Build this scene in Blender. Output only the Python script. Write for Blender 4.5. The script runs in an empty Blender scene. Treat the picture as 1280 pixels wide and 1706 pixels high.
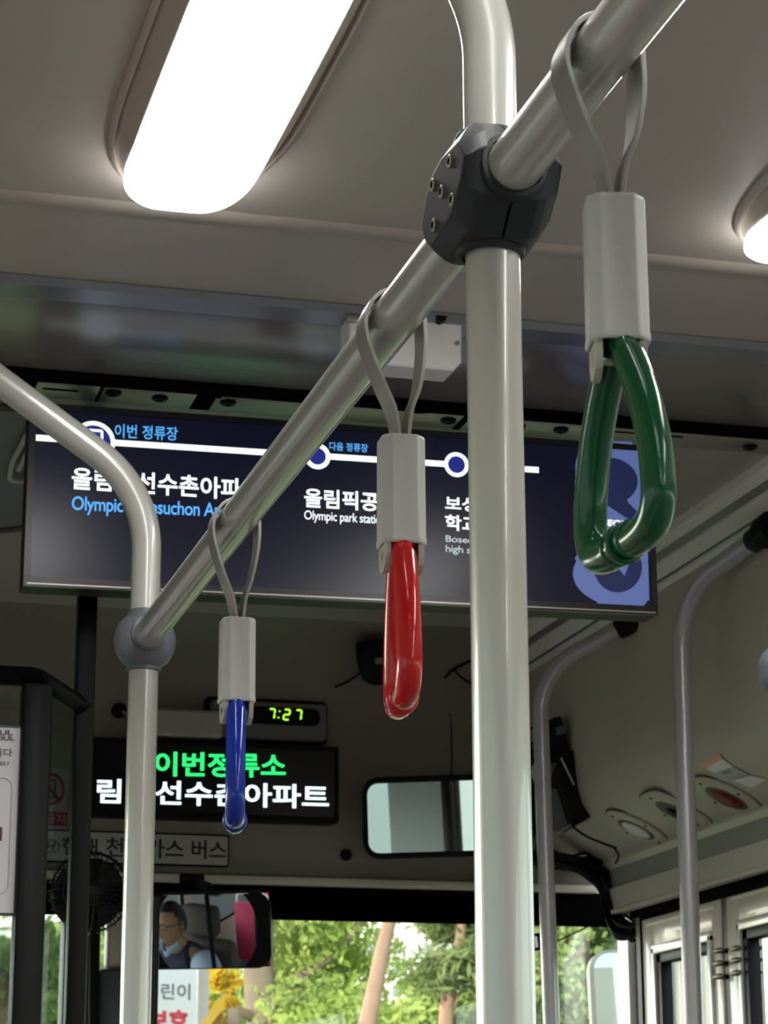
import bpy, bmesh, math, random
import numpy as np
from mathutils import Vector, Matrix, Euler
sc = bpy.context.scene
COL = sc.collection
# ------------------------------------------------------------------ camera
F_PX = 3900.0
TH, PS, RO = math.radians(15.6), math.radians(15.1), math.radians(-.24)
CAMZ = 1.30
def cam_axes():
    c, s = math.cos, math.sin
    U = np.array([0, -c(TH), s(TH)]); Fh = np.array([-s(PS), c(PS)*s(TH), c(PS)*c(TH)]); X = np.array([c(PS), s(PS)*s(TH), s(PS)*c(TH)])
    Z = np.array([[c(RO), -s(RO), 0], [s(RO), c(RO), 0], [0, 0, 1]])
    return np.array([Z@X, Z@Fh, Z@U])
CM = cam_axes()                      # world = CM @ cam (cam: x right, y down, z forward)
cam_d = bpy.data.cameras.new('camera'); cam = bpy.data.objects.new('camera', cam_d); COL.objects.link(cam)
cam_d.sensor_fit = 'VERTICAL'; cam_d.sensor_height = 24.0; cam_d.sensor_width = 18.0
cam_d.lens = F_PX/1706*24
cam_d.clip_start = .05; cam_d.clip_end = 500
R3 = Matrix([[CM[r][0], -CM[r][1], -CM[r][2]] for r in range(3)])
cam.matrix_world = Matrix.Translation((0, 0, CAMZ)) @ R3.to_4x4()
cam_d.dof.use_dof = True; cam_d.dof.focus_distance = 1.9; cam_d.dof.aperture_fstop = 21
sc.camera = cam
# ------------------------------------------------------------------ light
w = bpy.data.worlds.new('sky'); sc.world = w; w.use_nodes = True
nt = w.node_tree; nt.nodes.clear()
sky = nt.nodes.new('ShaderNodeTexSky'); sky.sky_type = 'NISHITA'; sky.sun_disc = False
sky.sun_elevation = math.radians(28); sky.sun_rotation = math.radians(-50); sky.air_density = 1.2; sky.dust_density = 1.5
bg = nt.nodes.new('ShaderNodeBackground'); bg.inputs['Strength'].default_value = .62
wo = nt.nodes.new('ShaderNodeOutputWorld')
hs = nt.nodes.new('ShaderNodeHueSaturation'); hs.inputs['Saturation'].default_value = .42
nt.links.new(sky.outputs[0], hs.inputs['Color']); nt.links.new(hs.outputs[0], bg.inputs[0]); nt.links.new(bg.outputs[0], wo.inputs[0])
sd = bpy.data.lights.new('sun', 'SUN'); sun = bpy.data.objects.new('sun', sd); COL.objects.link(sun)
sd.energy = 6.5; sd.angle = math.radians(.6); sd.color = (1, .93, .78)
sun.rotation_euler = Vector((.62, .72, -.34)).to_track_quat('-Z', 'Y').to_euler(); sun.location = (-6, -8, 6)
LAMP_E = 14.5
sc.view_settings.view_transform = 'Standard'; sc.view_settings.look = 'None'
sc.view_settings.exposure = 0.0; sc.view_settings.gamma = 1.0
sc.view_settings.use_curve_mapping = False
# ------------------------------------------------------------------ helpers
def ray(px, py):
    return Vector(CM @ (np.array([px-640, py-853, F_PX])/F_PX))
def at(px, py, Y=None, X=None, Z=None):
    r = ray(px, py)
    t = Y/r.y if Y is not None else (X/r.x if X is not None else (Z-CAMZ)/r.z)
    return r*t + Vector((0, 0, CAMZ))
def on_plane(px, py, p0, n):
    r = ray(px, py); o = Vector((0, 0, CAMZ))
    return o + r*((p0-o).dot(n)/r.dot(n))
MATS = {}
def mat(name, col, rough=.5, metal=0, coat=0, emit=None, es=1.0, spec=.5, noise=0, nscale=20, bump=0, bscale=200, trans=0, coat_rough=.05):
    if name in MATS: return MATS[name]
    m = bpy.data.materials.new(name); m.use_nodes = True; t = m.node_tree; b = t.nodes['Principled BSDF']
    col = tuple(col)+(1,)
    b.inputs['Base Color'].default_value = col; b.inputs['Roughness'].default_value = rough
    b.inputs['Metallic'].default_value = metal; b.inputs['Coat Weight'].default_value = coat
    b.inputs['Coat Roughness'].default_value = coat_rough
    b.inputs['Specular IOR Level'].default_value = spec; b.inputs['Transmission Weight'].default_value = trans
    if emit is not None:
        b.inputs['Emission Color'].default_value = tuple(emit)+(1,); b.inputs['Emission Strength'].default_value = es
    if noise or bump:
        tc = t.nodes.new('ShaderNodeTexCoord'); 
    if noise:
        n = t.nodes.new('ShaderNodeTexNoise'); n.inputs['Scale'].default_value = nscale; n.inputs['Detail'].default_value = 6
        t.links.new(tc.outputs['Object'], n.inputs['Vector'])
        r = t.nodes.new('ShaderNodeMapRange'); r.inputs['To Min'].default_value = 1-noise; r.inputs['To Max'].default_value = 1+noise
        t.links.new(n.outputs[0], r.inputs[0])
        mx = t.nodes.new('ShaderNodeVectorMath'); mx.operation = 'SCALE'; mx.inputs[0].default_value = col[:3]
        t.links.new(r.outputs[0], mx.inputs['Scale']); t.links.new(mx.outputs[0], b.inputs['Base Color'])
    if bump:
        n2 = t.nodes.new('ShaderNodeTexNoise'); n2.inputs['Scale'].default_value = bscale; n2.inputs['Detail'].default_value = 3
        t.links.new(tc.outputs['Object'], n2.inputs['Vector'])
        bp = t.nodes.new('ShaderNodeBump'); bp.inputs['Strength'].default_value = bump; bp.inputs['Distance'].default_value = .001
        t.links.new(n2.outputs[0], bp.inputs['Height']); t.links.new(bp.outputs[0], b.inputs['Normal'])
    MATS[name] = m; return m
def glass_mat(name, tint, refl=.08):
    if name in MATS: return MATS[name]
    m = bpy.data.materials.new(name); m.use_nodes = True; t = m.node_tree; t.nodes.clear()
    o = t.nodes.new('ShaderNodeOutputMaterial'); mx = t.nodes.new('ShaderNodeMixShader')
    tr = t.nodes.new('ShaderNodeBsdfTransparent'); gl = t.nodes.new('ShaderNodeBsdfGlossy')
    tr.inputs[0].default_value = tuple(tint)+(1,); gl.inputs['Roughness'].default_value = .02
    mx.inputs[0].default_value = refl
    t.links.new(tr.outputs[0], mx.inputs[1]); t.links.new(gl.outputs[0], mx.inputs[2]); t.links.new(mx.outputs[0], o.inputs[0])
    MATS[name] = m; return m
def leaf_mat(name, c1, c2):
    m = bpy.data.materials.new(name); m.use_nodes = True; t = m.node_tree; t.nodes.clear()
    o = t.nodes.new('ShaderNodeOutputMaterial'); mx = t.nodes.new('ShaderNodeMixShader'); mx.inputs[0].default_value = .45
    d = t.nodes.new('ShaderNodeBsdfDiffuse'); tl = t.nodes.new('ShaderNodeBsdfTranslucent')
    tc = t.nodes.new('ShaderNodeTexCoord'); n = t.nodes.new('ShaderNodeTexNoise'); n.inputs['Scale'].default_value = 1.6; n.inputs['Detail'].default_value = 8
    t.links.new(tc.outputs['Object'], n.inputs['Vector'])
    cr = t.nodes.new('ShaderNodeValToRGB'); cr.color_ramp.elements[0].position = .35; cr.color_ramp.elements[1].position = .65
    cr.color_ramp.elements[0].color = tuple(c1)+(1,); cr.color_ramp.elements[1].color = tuple(c2)+(1,)
    t.links.new(n.outputs[0], cr.inputs[0]); t.links.new(cr.outputs[0], d.inputs[0]); t.links.new(cr.outputs[0], tl.inputs[0])
    t.links.new(d.outputs[0], mx.inputs[1]); t.links.new(tl.outputs[0], mx.inputs[2]); t.links.new(mx.outputs[0], o.inputs[0])
    return m
def frame_of(d, hint=None):
    d = d.normalized(); h = Vector(hint) if hint is not None else (Vector((0, 0, 1)) if abs(d.z) < .9 else Vector((1, 0, 0)))
    a = h.cross(d).normalized(); return a, d.cross(a).normalized()
class MB:
    def __init__(s): s.v = []; s.f = []
    def add(s, vs, fs):
        o = len(s.v); s.v += [tuple(x) for x in vs]; s.f += [tuple(i+o for i in f) for f in fs]; return s
    def bm(s, bm, mtx=None):
        if mtx: bmesh.ops.transform(bm, matrix=mtx, verts=bm.verts)
        bm.verts.ensure_lookup_table(); bm.verts.index_update()
        s.add([v.co[:] for v in bm.verts], [[v.index for v in f.verts] for f in bm.faces]); bm.free(); return s
    def box(s, lo, hi, bev=0, seg=2, mtx=None):
        b = bmesh.new(); bmesh.ops.create_cube(b, size=1)
        lo, hi = Vector(lo), Vector(hi); c = (lo+hi)/2; d = hi-lo
        for v in b.verts: v.co = Vector((v.co.x*d.x+c.x, v.co.y*d.y+c.y, v.co.z*d.z+c.z))
        if bev: bmesh.ops.bevel(b, geom=b.edges[:], offset=min(bev, .49*min(abs(x) for x in d)), segments=seg, profile=.5, affect='EDGES')
        return s.bm(b, mtx)
    def sweep(s, pts, r, n=28, cap=True, flat=None, closed=False):
        """tube along pts; r number or list; flat=(a,b) elliptical factors"""
        pts = [Vector(p) for p in pts]; N = len(pts); rs = r if isinstance(r, (list, tuple)) else [r]*N
        tang = []
        for i in range(N):
            if closed: t = pts[(i+1) % N]-pts[i-1]
            else: t = pts[min(i+1, N-1)]-pts[max(i-1, 0)]
            tang.append(t.normalized())
        a, b = frame_of(tang[0]); vs = []; fs = []
        for i in range(N):
            if i:
                q = tang[i-1].rotation_difference(tang[i]); a = q @ a; b = q @ b
            for k in range(n):
                an = 2*math.pi*k/n; vs.append(pts[i]+a*math.cos(an)*rs[i]+b*math.sin(an)*rs[i])
        for i in range(N-1+(1 if closed else 0)):
            for k in range(n):
                j = (i+1) % N
                fs.append((i*n+k, i*n+(k+1) % n, j*n+(k+1) % n, j*n+k))
        if cap and not closed: fs.append(tuple(range(n))[::-1]); fs.append(tuple((N-1)*n+k for k in range(n)))
        return s.add(vs, fs)
    def strip(s, pts, wdir, w, t):
        """flat strap of width w along wdir (list or vector), thickness t"""
        pts = [Vector(p) for p in pts]; N = len(pts); vs = []; fs = []
        for i in range(N):
            tg = (pts[min(i+1, N-1)]-pts[max(i-1, 0)]).normalized()
            wd = Vector(wdir[i] if isinstance(wdir, list) else wdir).normalized(); nn = tg.cross(wd).normalized()
            e = t*.35
            e = t*.15; prof = [(-w/2, -t/2+e), (-w/2+e, -t/2), (w/2-e, -t/2), (w/2, -t/2+e), (w/2, t/2-e), (w/2-e, t/2), (-w/2+e, t/2), (-w/2, t/2-e)]
            for (u, v) in prof: vs.append(pts[i]+wd*u+nn*v)
        n = 8
        for i in range(N-1):
            for k in range(n): fs.append((i*n+k, i*n+(k+1) % n, (i+1)*n+(k+1) % n, (i+1)*n+k))
        fs.append(tuple(range(n))[::-1]); fs.append(tuple((N-1)*n+k for k in range(n)))
        return s.add(vs, fs)
    def prism(s, poly, o, ex, ey, depth, bev=0):
        """poly in (u,v); o origin; extruded along ex x ey by depth (centred from 0 to depth)"""
        o, ex, ey = Vector(o), Vector(ex).normalized(), Vector(ey).normalized(); ez = ex.cross(ey).normalized(); n = len(poly)
        def ring(d, k=None):
            return [o+ex*u+ey*v+ez*d for (u, v) in (k or poly)]
        def inset(q, e):
            r = []
            A = sum(q[i][0]*q[(i+1) % n][1]-q[(i+1) % n][0]*q[i][1] for i in range(n)); sg = 1 if A > 0 else -1
            for i in range(n):
                p0, p1, p2 = Vector(q[i-1]), Vector(q[i]), Vector(q[(i+1) % n])
                d1 = (p1-p0).normalized(); d2 = (p2-p1).normalized()
                n1 = Vector((-d1.y, d1.x))*sg; n2 = Vector((-d2.y, d2.x))*sg; m = (n1+n2)
                m = m.normalized()*(e/max(.35, m.normalized().dot(n1))) if m.length > 1e-6 else n1*e
                r.append((p1.x+m.x, p1.y+m.y))
            return r
        if bev:
            q = inset(poly, bev); sg = 1 if depth > 0 else -1
            rings = [ring(0, q), ring(sg*bev), ring(depth-sg*bev), ring(depth, q)]
        else: rings = [ring(0), ring(depth)]
        vs = sum(rings, []); fs = []
        for i in range(len(rings)-1):
            for k in range(n): fs.append((i*n+k, i*n+(k+1) % n, (i+1)*n+(k+1) % n, (i+1)*n+k))
        fs.append(tuple(range(n))[::-1]); fs.append(tuple((len(rings)-1)*n+k for k in range(n)))
        return s.add(vs, fs)
    def lathe(s, prof, o, axis=(0, 0, 1), n=32, sc2=None):
        """prof list of (r,h) along axis"""
        o = Vector(o); ax = Vector(axis).normalized(); a, b = frame_of(ax); vs = []; fs = []; N = len(prof)
        for (r, h) in prof:
            for k in range(n):
                an = 2*math.pi*k/n; vs.append(o+ax*h+a*math.cos(an)*r*(sc2[0] if sc2 else 1)+b*math.sin(an)*r*(sc2[1] if sc2 else 1))
        for i in range(N-1):
            for k in range(n): fs.append((i*n+k, i*n+(k+1) % n, (i+1)*n+(k+1) % n, (i+1)*n+k))
        fs.append(tuple(range(n))[::-1]); fs.append(tuple((N-1)*n+k for k in range(n)))
        return s.add(vs, fs)
    def quadbox(s, P, n, t):
        """solid plate from a world-space polygon P with thickness t along n"""
        n = Vector(n).normalized(); k = len(P); P = [Vector(p) for p in P]
        vs = P+[p+n*t for p in P]; fs = [tuple(range(k))[::-1], tuple(range(k, 2*k))]
        for i in range(k): fs.append((i, (i+1) % k, (i+1) % k+k, i+k))
        return s.add(vs, fs)
    def build(s, name, m, parent=None, ang=35):
        me = bpy.data.meshes.new(name)
        off = Vector(parent['_o']) if parent is not None and '_o' in parent else Vector((0, 0, 0))
        me.from_pydata([tuple(Vector(v)-off) for v in s.v], [], s.f); me.materials.append(m)
        b = bmesh.new(); b.from_mesh(me); bmesh.ops.recalc_face_normals(b, faces=b.faces)
        th = math.radians(ang)
        for f in b.faces: f.smooth = True
        for e in b.edges:
            e.smooth = len(e.link_faces) == 2 and e.calc_face_angle(0) < th
        b.to_mesh(me); b.free()
        o = bpy.data.objects.new(name, me); COL.objects.link(o)
        if parent is not None: o.parent = parent; o['_o'] = tuple(off)
        return o
def thing(name, label, cat, loc=(0, 0, 0), group=None):
    o = bpy.data.objects.new(name, None); o.empty_display_size = .05; COL.objects.link(o); o.location = loc
    o['label'] = label; o['category'] = cat; o['_o'] = tuple(loc)
    if group: o['group'] = group
    return o
def tag(o, label, cat, group=None, kind=None):
    o['label'] = label; o['category'] = cat
    if group: o['group'] = group
    if kind: o['kind'] = kind
    return o
def struct(mb, name, m, parent=None, ang=35):
    o = mb.build(name, m, parent, ang)
    if parent is None: o['kind'] = 'structure'
    return o
def rrect(x0, y0, x1, y1, r, n=6):
    P = []
    for (cx, cy, a0) in ((x1-r, y1-r, 0), (x0+r, y1-r, 90), (x0+r, y0+r, 180), (x1-r, y0+r, 270)):
        for k in range(n+1):
            a = math.radians(a0+90*k/n); P.append((cx+r*math.cos(a), cy+r*math.sin(a)))
    return P
def fillet(pts, r, n=12):
    pts = [Vector(p) for p in pts]; out = [pts[0]]
    for i in range(1, len(pts)-1):
        a, b, c = pts[i-1], pts[i], pts[i+1]; u = (a-b).normalized(); v = (c-b).normalized(); ang = u.angle(v)
        if ang > 3.08: out.append(b); continue
        d = min(r/math.tan(ang/2), .48*(a-b).length, .48*(c-b).length) if ang < 3.1 else 0
        rr = d*math.tan(ang/2); cen = b+(u+v).normalized()*(rr/math.sin(ang/2)); p0 = b+u*d; p1 = b+v*d
        q0 = p0-cen; q1 = p1-cen; tot = q0.angle(q1); ax = q0.cross(q1).normalized()
        for k in range(n+1): out.append(cen+Matrix.Rotation(tot*k/n, 3, ax) @ q0)
    out.append(pts[-1]); return out
def crom(pts, n=8):
    pts = [Vector(p) for p in pts]; P = [pts[0]*2-pts[1]]+pts+[pts[-1]*2-pts[-2]]; out = []
    for i in range(1, len(P)-2):
        for k in range(n):
            t = k/n; a, b, c, d = P[i-1:i+3]
            out.append(.5*((2*b)+(c-a)*t+(2*a-5*b+4*c-d)*t*t+(3*b-a-3*c+d)*t**3))
    out.append(pts[-1]); return out
def lettering(name, txt, m, parent, P0, P1, Pd, bold=0, depth=.0006, spacing=1.0):
    """text fitted between baseline-left P0 ... right end P1 (world) and top-left Pd; lies on that plane, thin raised letters"""
    cu = bpy.data.curves.new(name, 'FONT'); cu.body = txt; cu.offset = bold; cu.resolution_u = 3; cu.space_character = spacing; cu.space_line = 1.0
    to = bpy.data.objects.new(name, cu); COL.objects.link(to)
    dg = bpy.context.evaluated_depsgraph_get(); ev = to.evaluated_get(dg); me0 = bpy.data.meshes.new_from_object(ev)
    co = np.array([v.co[:] for v in me0.vertices]); fs = [tuple(p.vertices) for p in me0.polygons]
    bpy.data.objects.remove(to); bpy.data.curves.remove(cu); bpy.data.meshes.remove(me0)
    lo = co.min(0); hi = co.max(0); P0, P1, Pd = Vector(P0), Vector(P1), Vector(Pd); ex = P1-P0; ey = Pd-P0; nn = ex.cross(ey).normalized()
    vs = [P0+ex*((c[0]-lo[0])/(hi[0]-lo[0]))+ey*((c[1]-lo[1])/(hi[1]-lo[1]))+nn*depth for c in co]
    n = len(vs); vs2 = [v-nn*depth for v in vs]; ed = {}
    for f in fs:
        for i in range(len(f)): e = (f[i], f[(i+1) % len(f)]); ed[e] = 1
    rim = [(a, b) for (a, b) in ed if (b, a) not in ed]
    mb = MB(); mb.add(vs+vs2, fs+[(b, a, a+n, b+n) for (a, b) in rim])
    me = bpy.data.meshes.new(name); off = Vector(parent['_o'])
    me.from_pydata([tuple(Vector(v)-off) for v in mb.v], [], mb.f); me.materials.append(m)
    o = bpy.data.objects.new(name, me); COL.objects.link(o); o.parent = parent; o['_o'] = tuple(off); return o
# ------------------------------------------------------------------ materials
PAINT = mat('pole_enamel_grey', (.50, .505, .465), .30, metal=.18, coat=.7, spec=.5, bump=.05, bscale=60)
PAINT2 = mat('pole_enamel_silver', (.48, .48, .49), .33, metal=.25, coat=.5)
STEEL = mat('brushed_steel', (.42, .41, .38), .35, metal=.8)
ALU = mat('aluminium_profile', (.86, .84, .76), .35)
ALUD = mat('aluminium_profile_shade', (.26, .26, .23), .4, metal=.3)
CAST = mat('dark_grey_casting', (.020, .023, .027), .48, spec=.35, noise=.06, nscale=80, bump=.15, bscale=600)
BALLG = mat('blue_grey_plastic', (.13, .145, .165), .4)
BLACK = mat('black_plastic', (.003, .003, .004), .45, spec=.18)
BLACKM = mat('black_matt', (.002, .002, .002), .9, spec=.03)
CEIL = mat('ceiling_laminate', (.47, .435, .39), .42, noise=.04, nscale=9, bump=.12, bscale=500)
PANEL = mat('glossy_panel', (.30, .285, .26), .26, metal=.45, bump=.10, bscale=12)
BEIGE = mat('beige_plastic', (.52, .47, .38), .45, noise=.03, nscale=14, bump=.1, bscale=400)
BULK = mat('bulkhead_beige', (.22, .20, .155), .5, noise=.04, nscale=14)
TRIMB = mat('beige_trim_light', (.62, .57, .47), .4)
HOUSE = mat('lamp_housing_beige', (.55, .50, .44), .35)
FLOORM = mat('vinyl_floor', (.16, .16, .17), .6, noise=.15, nscale=40)
SLEEVE = mat('grey_sleeve_plastic', (.45, .455, .43), .42, bump=.2, bscale=900)
STRAP = mat('grey_strap_webbing', (.27, .27, .245), .45, coat=.3, coat_rough=.3)
TAB = mat('pale_grey_bracket', (.40, .39, .34), .4)
WHITEP = mat('white_plastic', (.90, .90, .90), .5)
MIRROR = mat('mirror_silver', (.93, .95, .93), .015, metal=1)
GL = glass_mat('clear_window_glass', (.93, .97, .95), .06)
GLP = glass_mat('partition_glass', (.80, .84, .84), .05)
# ------------------------------------------------------------------ shell of the bus
CZ = 2.35; XL, XR_ = -.42, 1.78; YB, YF = -3.2, 4.65
m_ = MB(); m_.box((XL-.1, YB-.1, -.06), (XR_+.1, YF+.5, 0)); struct(m_, 'floor', FLOORM)
# ceiling: three sheets split by the ridge and the gap
m_ = MB(); m_.box((XL-.05, YB-.1, CZ), (1.50, 2.695, CZ+.05)); struct(m_, 'ceiling', CEIL)
m_ = MB(); m_.box((XL-.05, 3.085, CZ), (1.50, YF+.1, CZ+.05)); struct(m_, 'trim_23', mat('cab_ceiling_satin', (.40, .375, .32), .24, spec=.8))
m_ = MB(); m_.box((XL-.05, 2.70, CZ-.001), (1.48, 3.045, CZ+.03), .004); struct(m_, 'trim_1', PANEL)       # shiny duct cover
m_ = MB(); m_.box((XL-.05, 2.69, CZ+.005), (1.49, 2.71, CZ+.04)); m_.box((XL-.05, 3.04, CZ-.004), (1.49, 3.09, CZ+.04)); struct(m_, 'trim_2', BLACKM)
LIPM = mat('blue_grey_lip', (.25, .27, .30), .3, metal=.4)
m_ = MB(); m_.prism([(2.70, 0), (2.708, -.008), (2.755, -.008), (2.765, 0)], (XL-.05, 0, CZ), (0, 1, 0), (0, 0, 1), 1.88); struct(m_, 'trim_3', LIPM)
m_ = MB()                                                                                             # raised ridge across the ceiling
xs = np.linspace(XL-.05, 1.49, 24)
prof = [(2.442, 0), (2.447, -.004), (2.455, -.0055), (2.468, -.0055), (2.474, -.003), (2.480, -.0), ]
m_.prism(prof, (XL-.05, 0, CZ), (0, 1, 0), (0, 0, 1), 1.91); struct(m_, 'trim_4', mat('ridge_beige', (.44, .41, .36), .5))
m_ = MB(); m_.box((XL-.05, 4.3, CZ+.05), (XR_+.1, YF+.2, CZ+.09)); m_.box((XL-.1, YB-.1, CZ+.06), (XR_+.1, YF+.2, CZ+.12)); struct(m_, 'trim_5', BEIGE)
# right hand side: rails, cove, shelf, header  (X-Z profile swept along Y)
def profY(name, pr, y0, y1, m, ang=35):
    b = MB(); b.prism(pr, (0, y0, 0), (1, 0, 0), (0, 0, 1), -(y1-y0)); return struct(b, name, m, None, ang)
def offp(pr, t):   # closed strip polygon of thickness t outward (to +X)
    return pr+[(x+t, z+t*.3) for (x, z) in reversed(pr)]
cove = [(1.545, 2.300), (1.549, 2.24), (1.552, 2.17), (1.555, 2.10), (1.558, 2.05), (1.562, 2.015), (1.570, 1.985), (1.585, 1.962), (1.610, 1.942), (1.655, 1.920), (1.700, 1.897)]
profY('wall_right_cove', offp(cove, .03), YB, YF+.02, BEIGE, 50)
railp = [(1.462, 2.352), (1.468, 2.337), (1.485, 2.333), (1.487, 2.326), (1.505, 2.322), (1.507, 2.312), (1.528, 2.302), (1.532, 2.297), (1.548, 2.290), (1.60, 2.32), (1.60, 2.36)]
profY('trim_6', [(1.468, 2.356), (1.470, 2.336), (1.490, 2.328), (1.494, 2.356)], YB, YF, ALU)
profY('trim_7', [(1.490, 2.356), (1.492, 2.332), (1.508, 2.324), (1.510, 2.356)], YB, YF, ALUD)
profY('trim_8', [(1.508, 2.356), (1.508, 2.320), (1.532, 2.306), (1.54, 2.33), (1.54, 2.356)], YB, YF, ALU)
profY('trim_9', [(1.530, 2.34), (1.532, 2.309), (1.538, 2.303), (1.56, 2.32)], YB, YF, mat('green_grey_gasket', (.10, .14, .13), .3))
profY('trim_10', [(1.537, 2.34), (1.537, 2.299), (1.556, 2.286), (1.575, 2.30), (1.575, 2.34)], YB, YF, ALU)
# header band over the doors
hz = lambda px, py: at(px, py, X=1.7).z
profY('trim_11', [(1.693, 1.908), (1.690, 1.893), (1.698, 1.882), (1.76, 1.882), (1.76, 1.93)], YB, YF-.1, TRIMB)
profY('trim_12', [(1.700, 1.884), (1.704, 1.842), (1.76, 1.842), (1.76, 1.884)], YB, YF-.1, mat('header_grey', (.30, .30, .26), .5))
profY('trim_13', [(1.696, 1.842), (1.696, 1.800), (1.69, 1.797), (1.69, 1.789), (1.76, 1.789), (1.76, 1.842)], YB, YF-.12, TRIMB)
profY('trim_14', [(1.708, 1.789), (1.708, 1.774), (1.76, 1.774), (1.76, 1.789)], YB, YF-.2, BLACKM)
# walls: left and right with window openings behind the camera
def side_wall(name, x0, x1, spans, zs, m):
    b = MB(); z0, z1, zt = zs
    b.box((x0, YB, 0), (x1, YF+.3, z0)); b.box((x0, YB, z1), (x1, YF+.3, zt))
    for (a, c) in spans: b.box((x0, a, z0), (x1, c, z1))
    return struct(b, name, m)
side_wall('wall_left', XL-.08, XL, [(-3.2, -3.0), (-1.62, -1.54), (-.12, -.04), (1.38, 1.46), (2.88, 2.98), (4.50, 4.9)], (.95, 1.86, CZ+.1), BEIGE)
for i, (a, c) in enumerate(((-3.0, -1.62), (-1.54, -.12), (-.04, 1.38), (1.46, 2.88), (2.98, 4.50))):
    fr = MB()
    for q in (((XL-.05, a, .95), (XL-.02, a+.03, 1.86)), ((XL-.05, c-.03, .95), (XL-.02, c, 1.86)), ((XL-.05, a, .95), (XL-.02, c, .98)), ((XL-.05, a, 1.83), (XL-.02, c, 1.86))): fr.box(*q, bev=.003)
    o = struct(fr, 'window_%d' % (i+1), BLACK); g = MB(); g.box((XL-.04, a+.03, .98), (XL-.034, c-.03, 1.83)); g.build('pane', GL, o)
side_wall('wall_right', 1.705, 1.78, [(-3.2, -3.0), (-1.62, -1.54), (-.12, -.04), (1.38, 1.46), (2.88, 3.30)], (.95, 1.774, 1.80), BEIGE) if False else None
b = MB()
b.box((1.712, YB, 0), (1.78, 3.25, .95)); b.box((1.712, YB, 1.774), (1.78, 3.25, 1.80))
for (a, c) in ((-3.2, -3.0), (-1.62, -1.54), (-.12, -.04), (1.38, 1.46), (2.88, 3.25)): b.box((1.712, a, .95), (1.78, c, 1.774))
b.box((1.84, 4.39, 0), (1.90, YF+.1, 1.80)); struct(b, 'wall_right', BEIGE)
for i, (a, c) in enumerate(((-3.0, -1.62), (-1.54, -.12), (-.04, 1.38), (1.46, 2.88))):
    fr = MB()
    for q in (((1.73, a, .95), (1.76, a+.03, 1.774)), ((1.73, c-.03, .95), (1.76, c, 1.774)), ((1.73, a, .95), (1.76, c, .98)), ((1.73, a, 1.745), (1.76, c, 1.774))): fr.box(*q, bev=.003)
    o = struct(fr, 'window_%d' % (i+6), BLACK); g = MB(); g.box((1.742, a+.03, .98), (1.748, c-.03, 1.745)); g.build('pane', GL, o)
b = MB(); b.box((XL-.1, YB-.06, 0), (XR_+.1, YB, CZ+.1)); struct(b, 'wall_back', BEIGE)
# left cove (out of view, mirrors the right one)
lc = [(XL+.24-.01, 2.355), (XL+.17, 2.30), (XL+.11, 2.12), (XL+.02, 1.90), (XL-.02, 1.87), (XL-.02, 2.36)]
b = MB(); b.prism([(x, z) for (x, z) in lc], (0, YB, 0), (1, 0, 0), (0, 0, 1), -(3.0-YB)); struct(b, 'wall_left_cove', BEIGE, None, 50)
# front bulkhead: soft curve from the ceiling, vertical face, small step, pale trim, black band
YW = 4.65
fp = [(4.42, 2.352), (4.50, 2.338), (4.57, 2.310), (4.62, 2.270), (4.648, 2.215), (YW, 2.15), (YW, 1.905), (YW+.012, 1.892), (YW+.012, 1.868), (YW-.004, 1.862), (YW+.05, 1.862), (YW+.10, 1.9), (YW+.10, 2.4), (4.42, 2.4)]
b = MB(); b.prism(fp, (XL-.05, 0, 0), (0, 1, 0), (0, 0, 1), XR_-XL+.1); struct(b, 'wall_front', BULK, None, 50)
b = MB(); b.box((XL, YW-.012, 1.846), (1.712, YW+.03, 1.863), .004); struct(b, 'trim_15', TRIMB)
b = MB(); b.box((XL, YW+.01, 1.70), (1.74, YW+.03, 1.85)); 
xg_ = at(1032, 1620, Y=YW+.02).x; bz0 = at(640, 1536, Y=YW+.01).z
b = MB(); b.box((XL, YW+.006, bz0), (xg_-.004, YW+.018, 1.848)); struct(b, 'trim_16', BLACKM)
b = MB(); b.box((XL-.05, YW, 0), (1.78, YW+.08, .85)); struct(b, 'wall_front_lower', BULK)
DXP = 1.80
# windscreen
b = MB(); xg = at(1036, 1620, Y=YW+.05).x
b.box((XL-.05, YW+.045, .85), (xg+.01, YW+.053, 1.9)); wsn = struct(b, 'window_20', GL)
b = MB(); b.box((xg-.004, YW+.0, .85), (xg+.014, YW+.06, 1.80), .003); b.build('window_frame', mat('sunlit_bead_pale', (.72, .72, .68), .35), wsn)  # pale colour stands in for sunlight on the rubber frame edge
b = MB(); b.box((xg+.014, YW-.01, .85), (xg+.034, YW+.06, 1.80), .004); b.build('gasket', BLACK, wsn)
b = MB(); x0 = xg+.034; b.box((x0, YW-.03, 0), (1.88, YW+.06, 1.80), .012, 3); b.box((DXP, 4.41, 0), (1.86, 4.66, 1.80), .01, 3); struct(b, 'trim_17', mat('pillar_brown_beige', (.20, .185, .14), .5))
# panel seams pressed into the bulkhead
def seam(px, w=.0035, m=None):
    pts = [at(x, y, Y=YW-.0005) for x, y in px]; bb = MB(); bb.sweep(fillet(pts, .02, 6), w*.7, 8); return bb
b = seam([(160, 1131), (400, 1146), (560, 1162), (744, 1179), (752, 1200), (753, 1292)], .003)
struct(b, 'trim_18', mat('seam_dark', (.05, .045, .035), .7))
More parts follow.
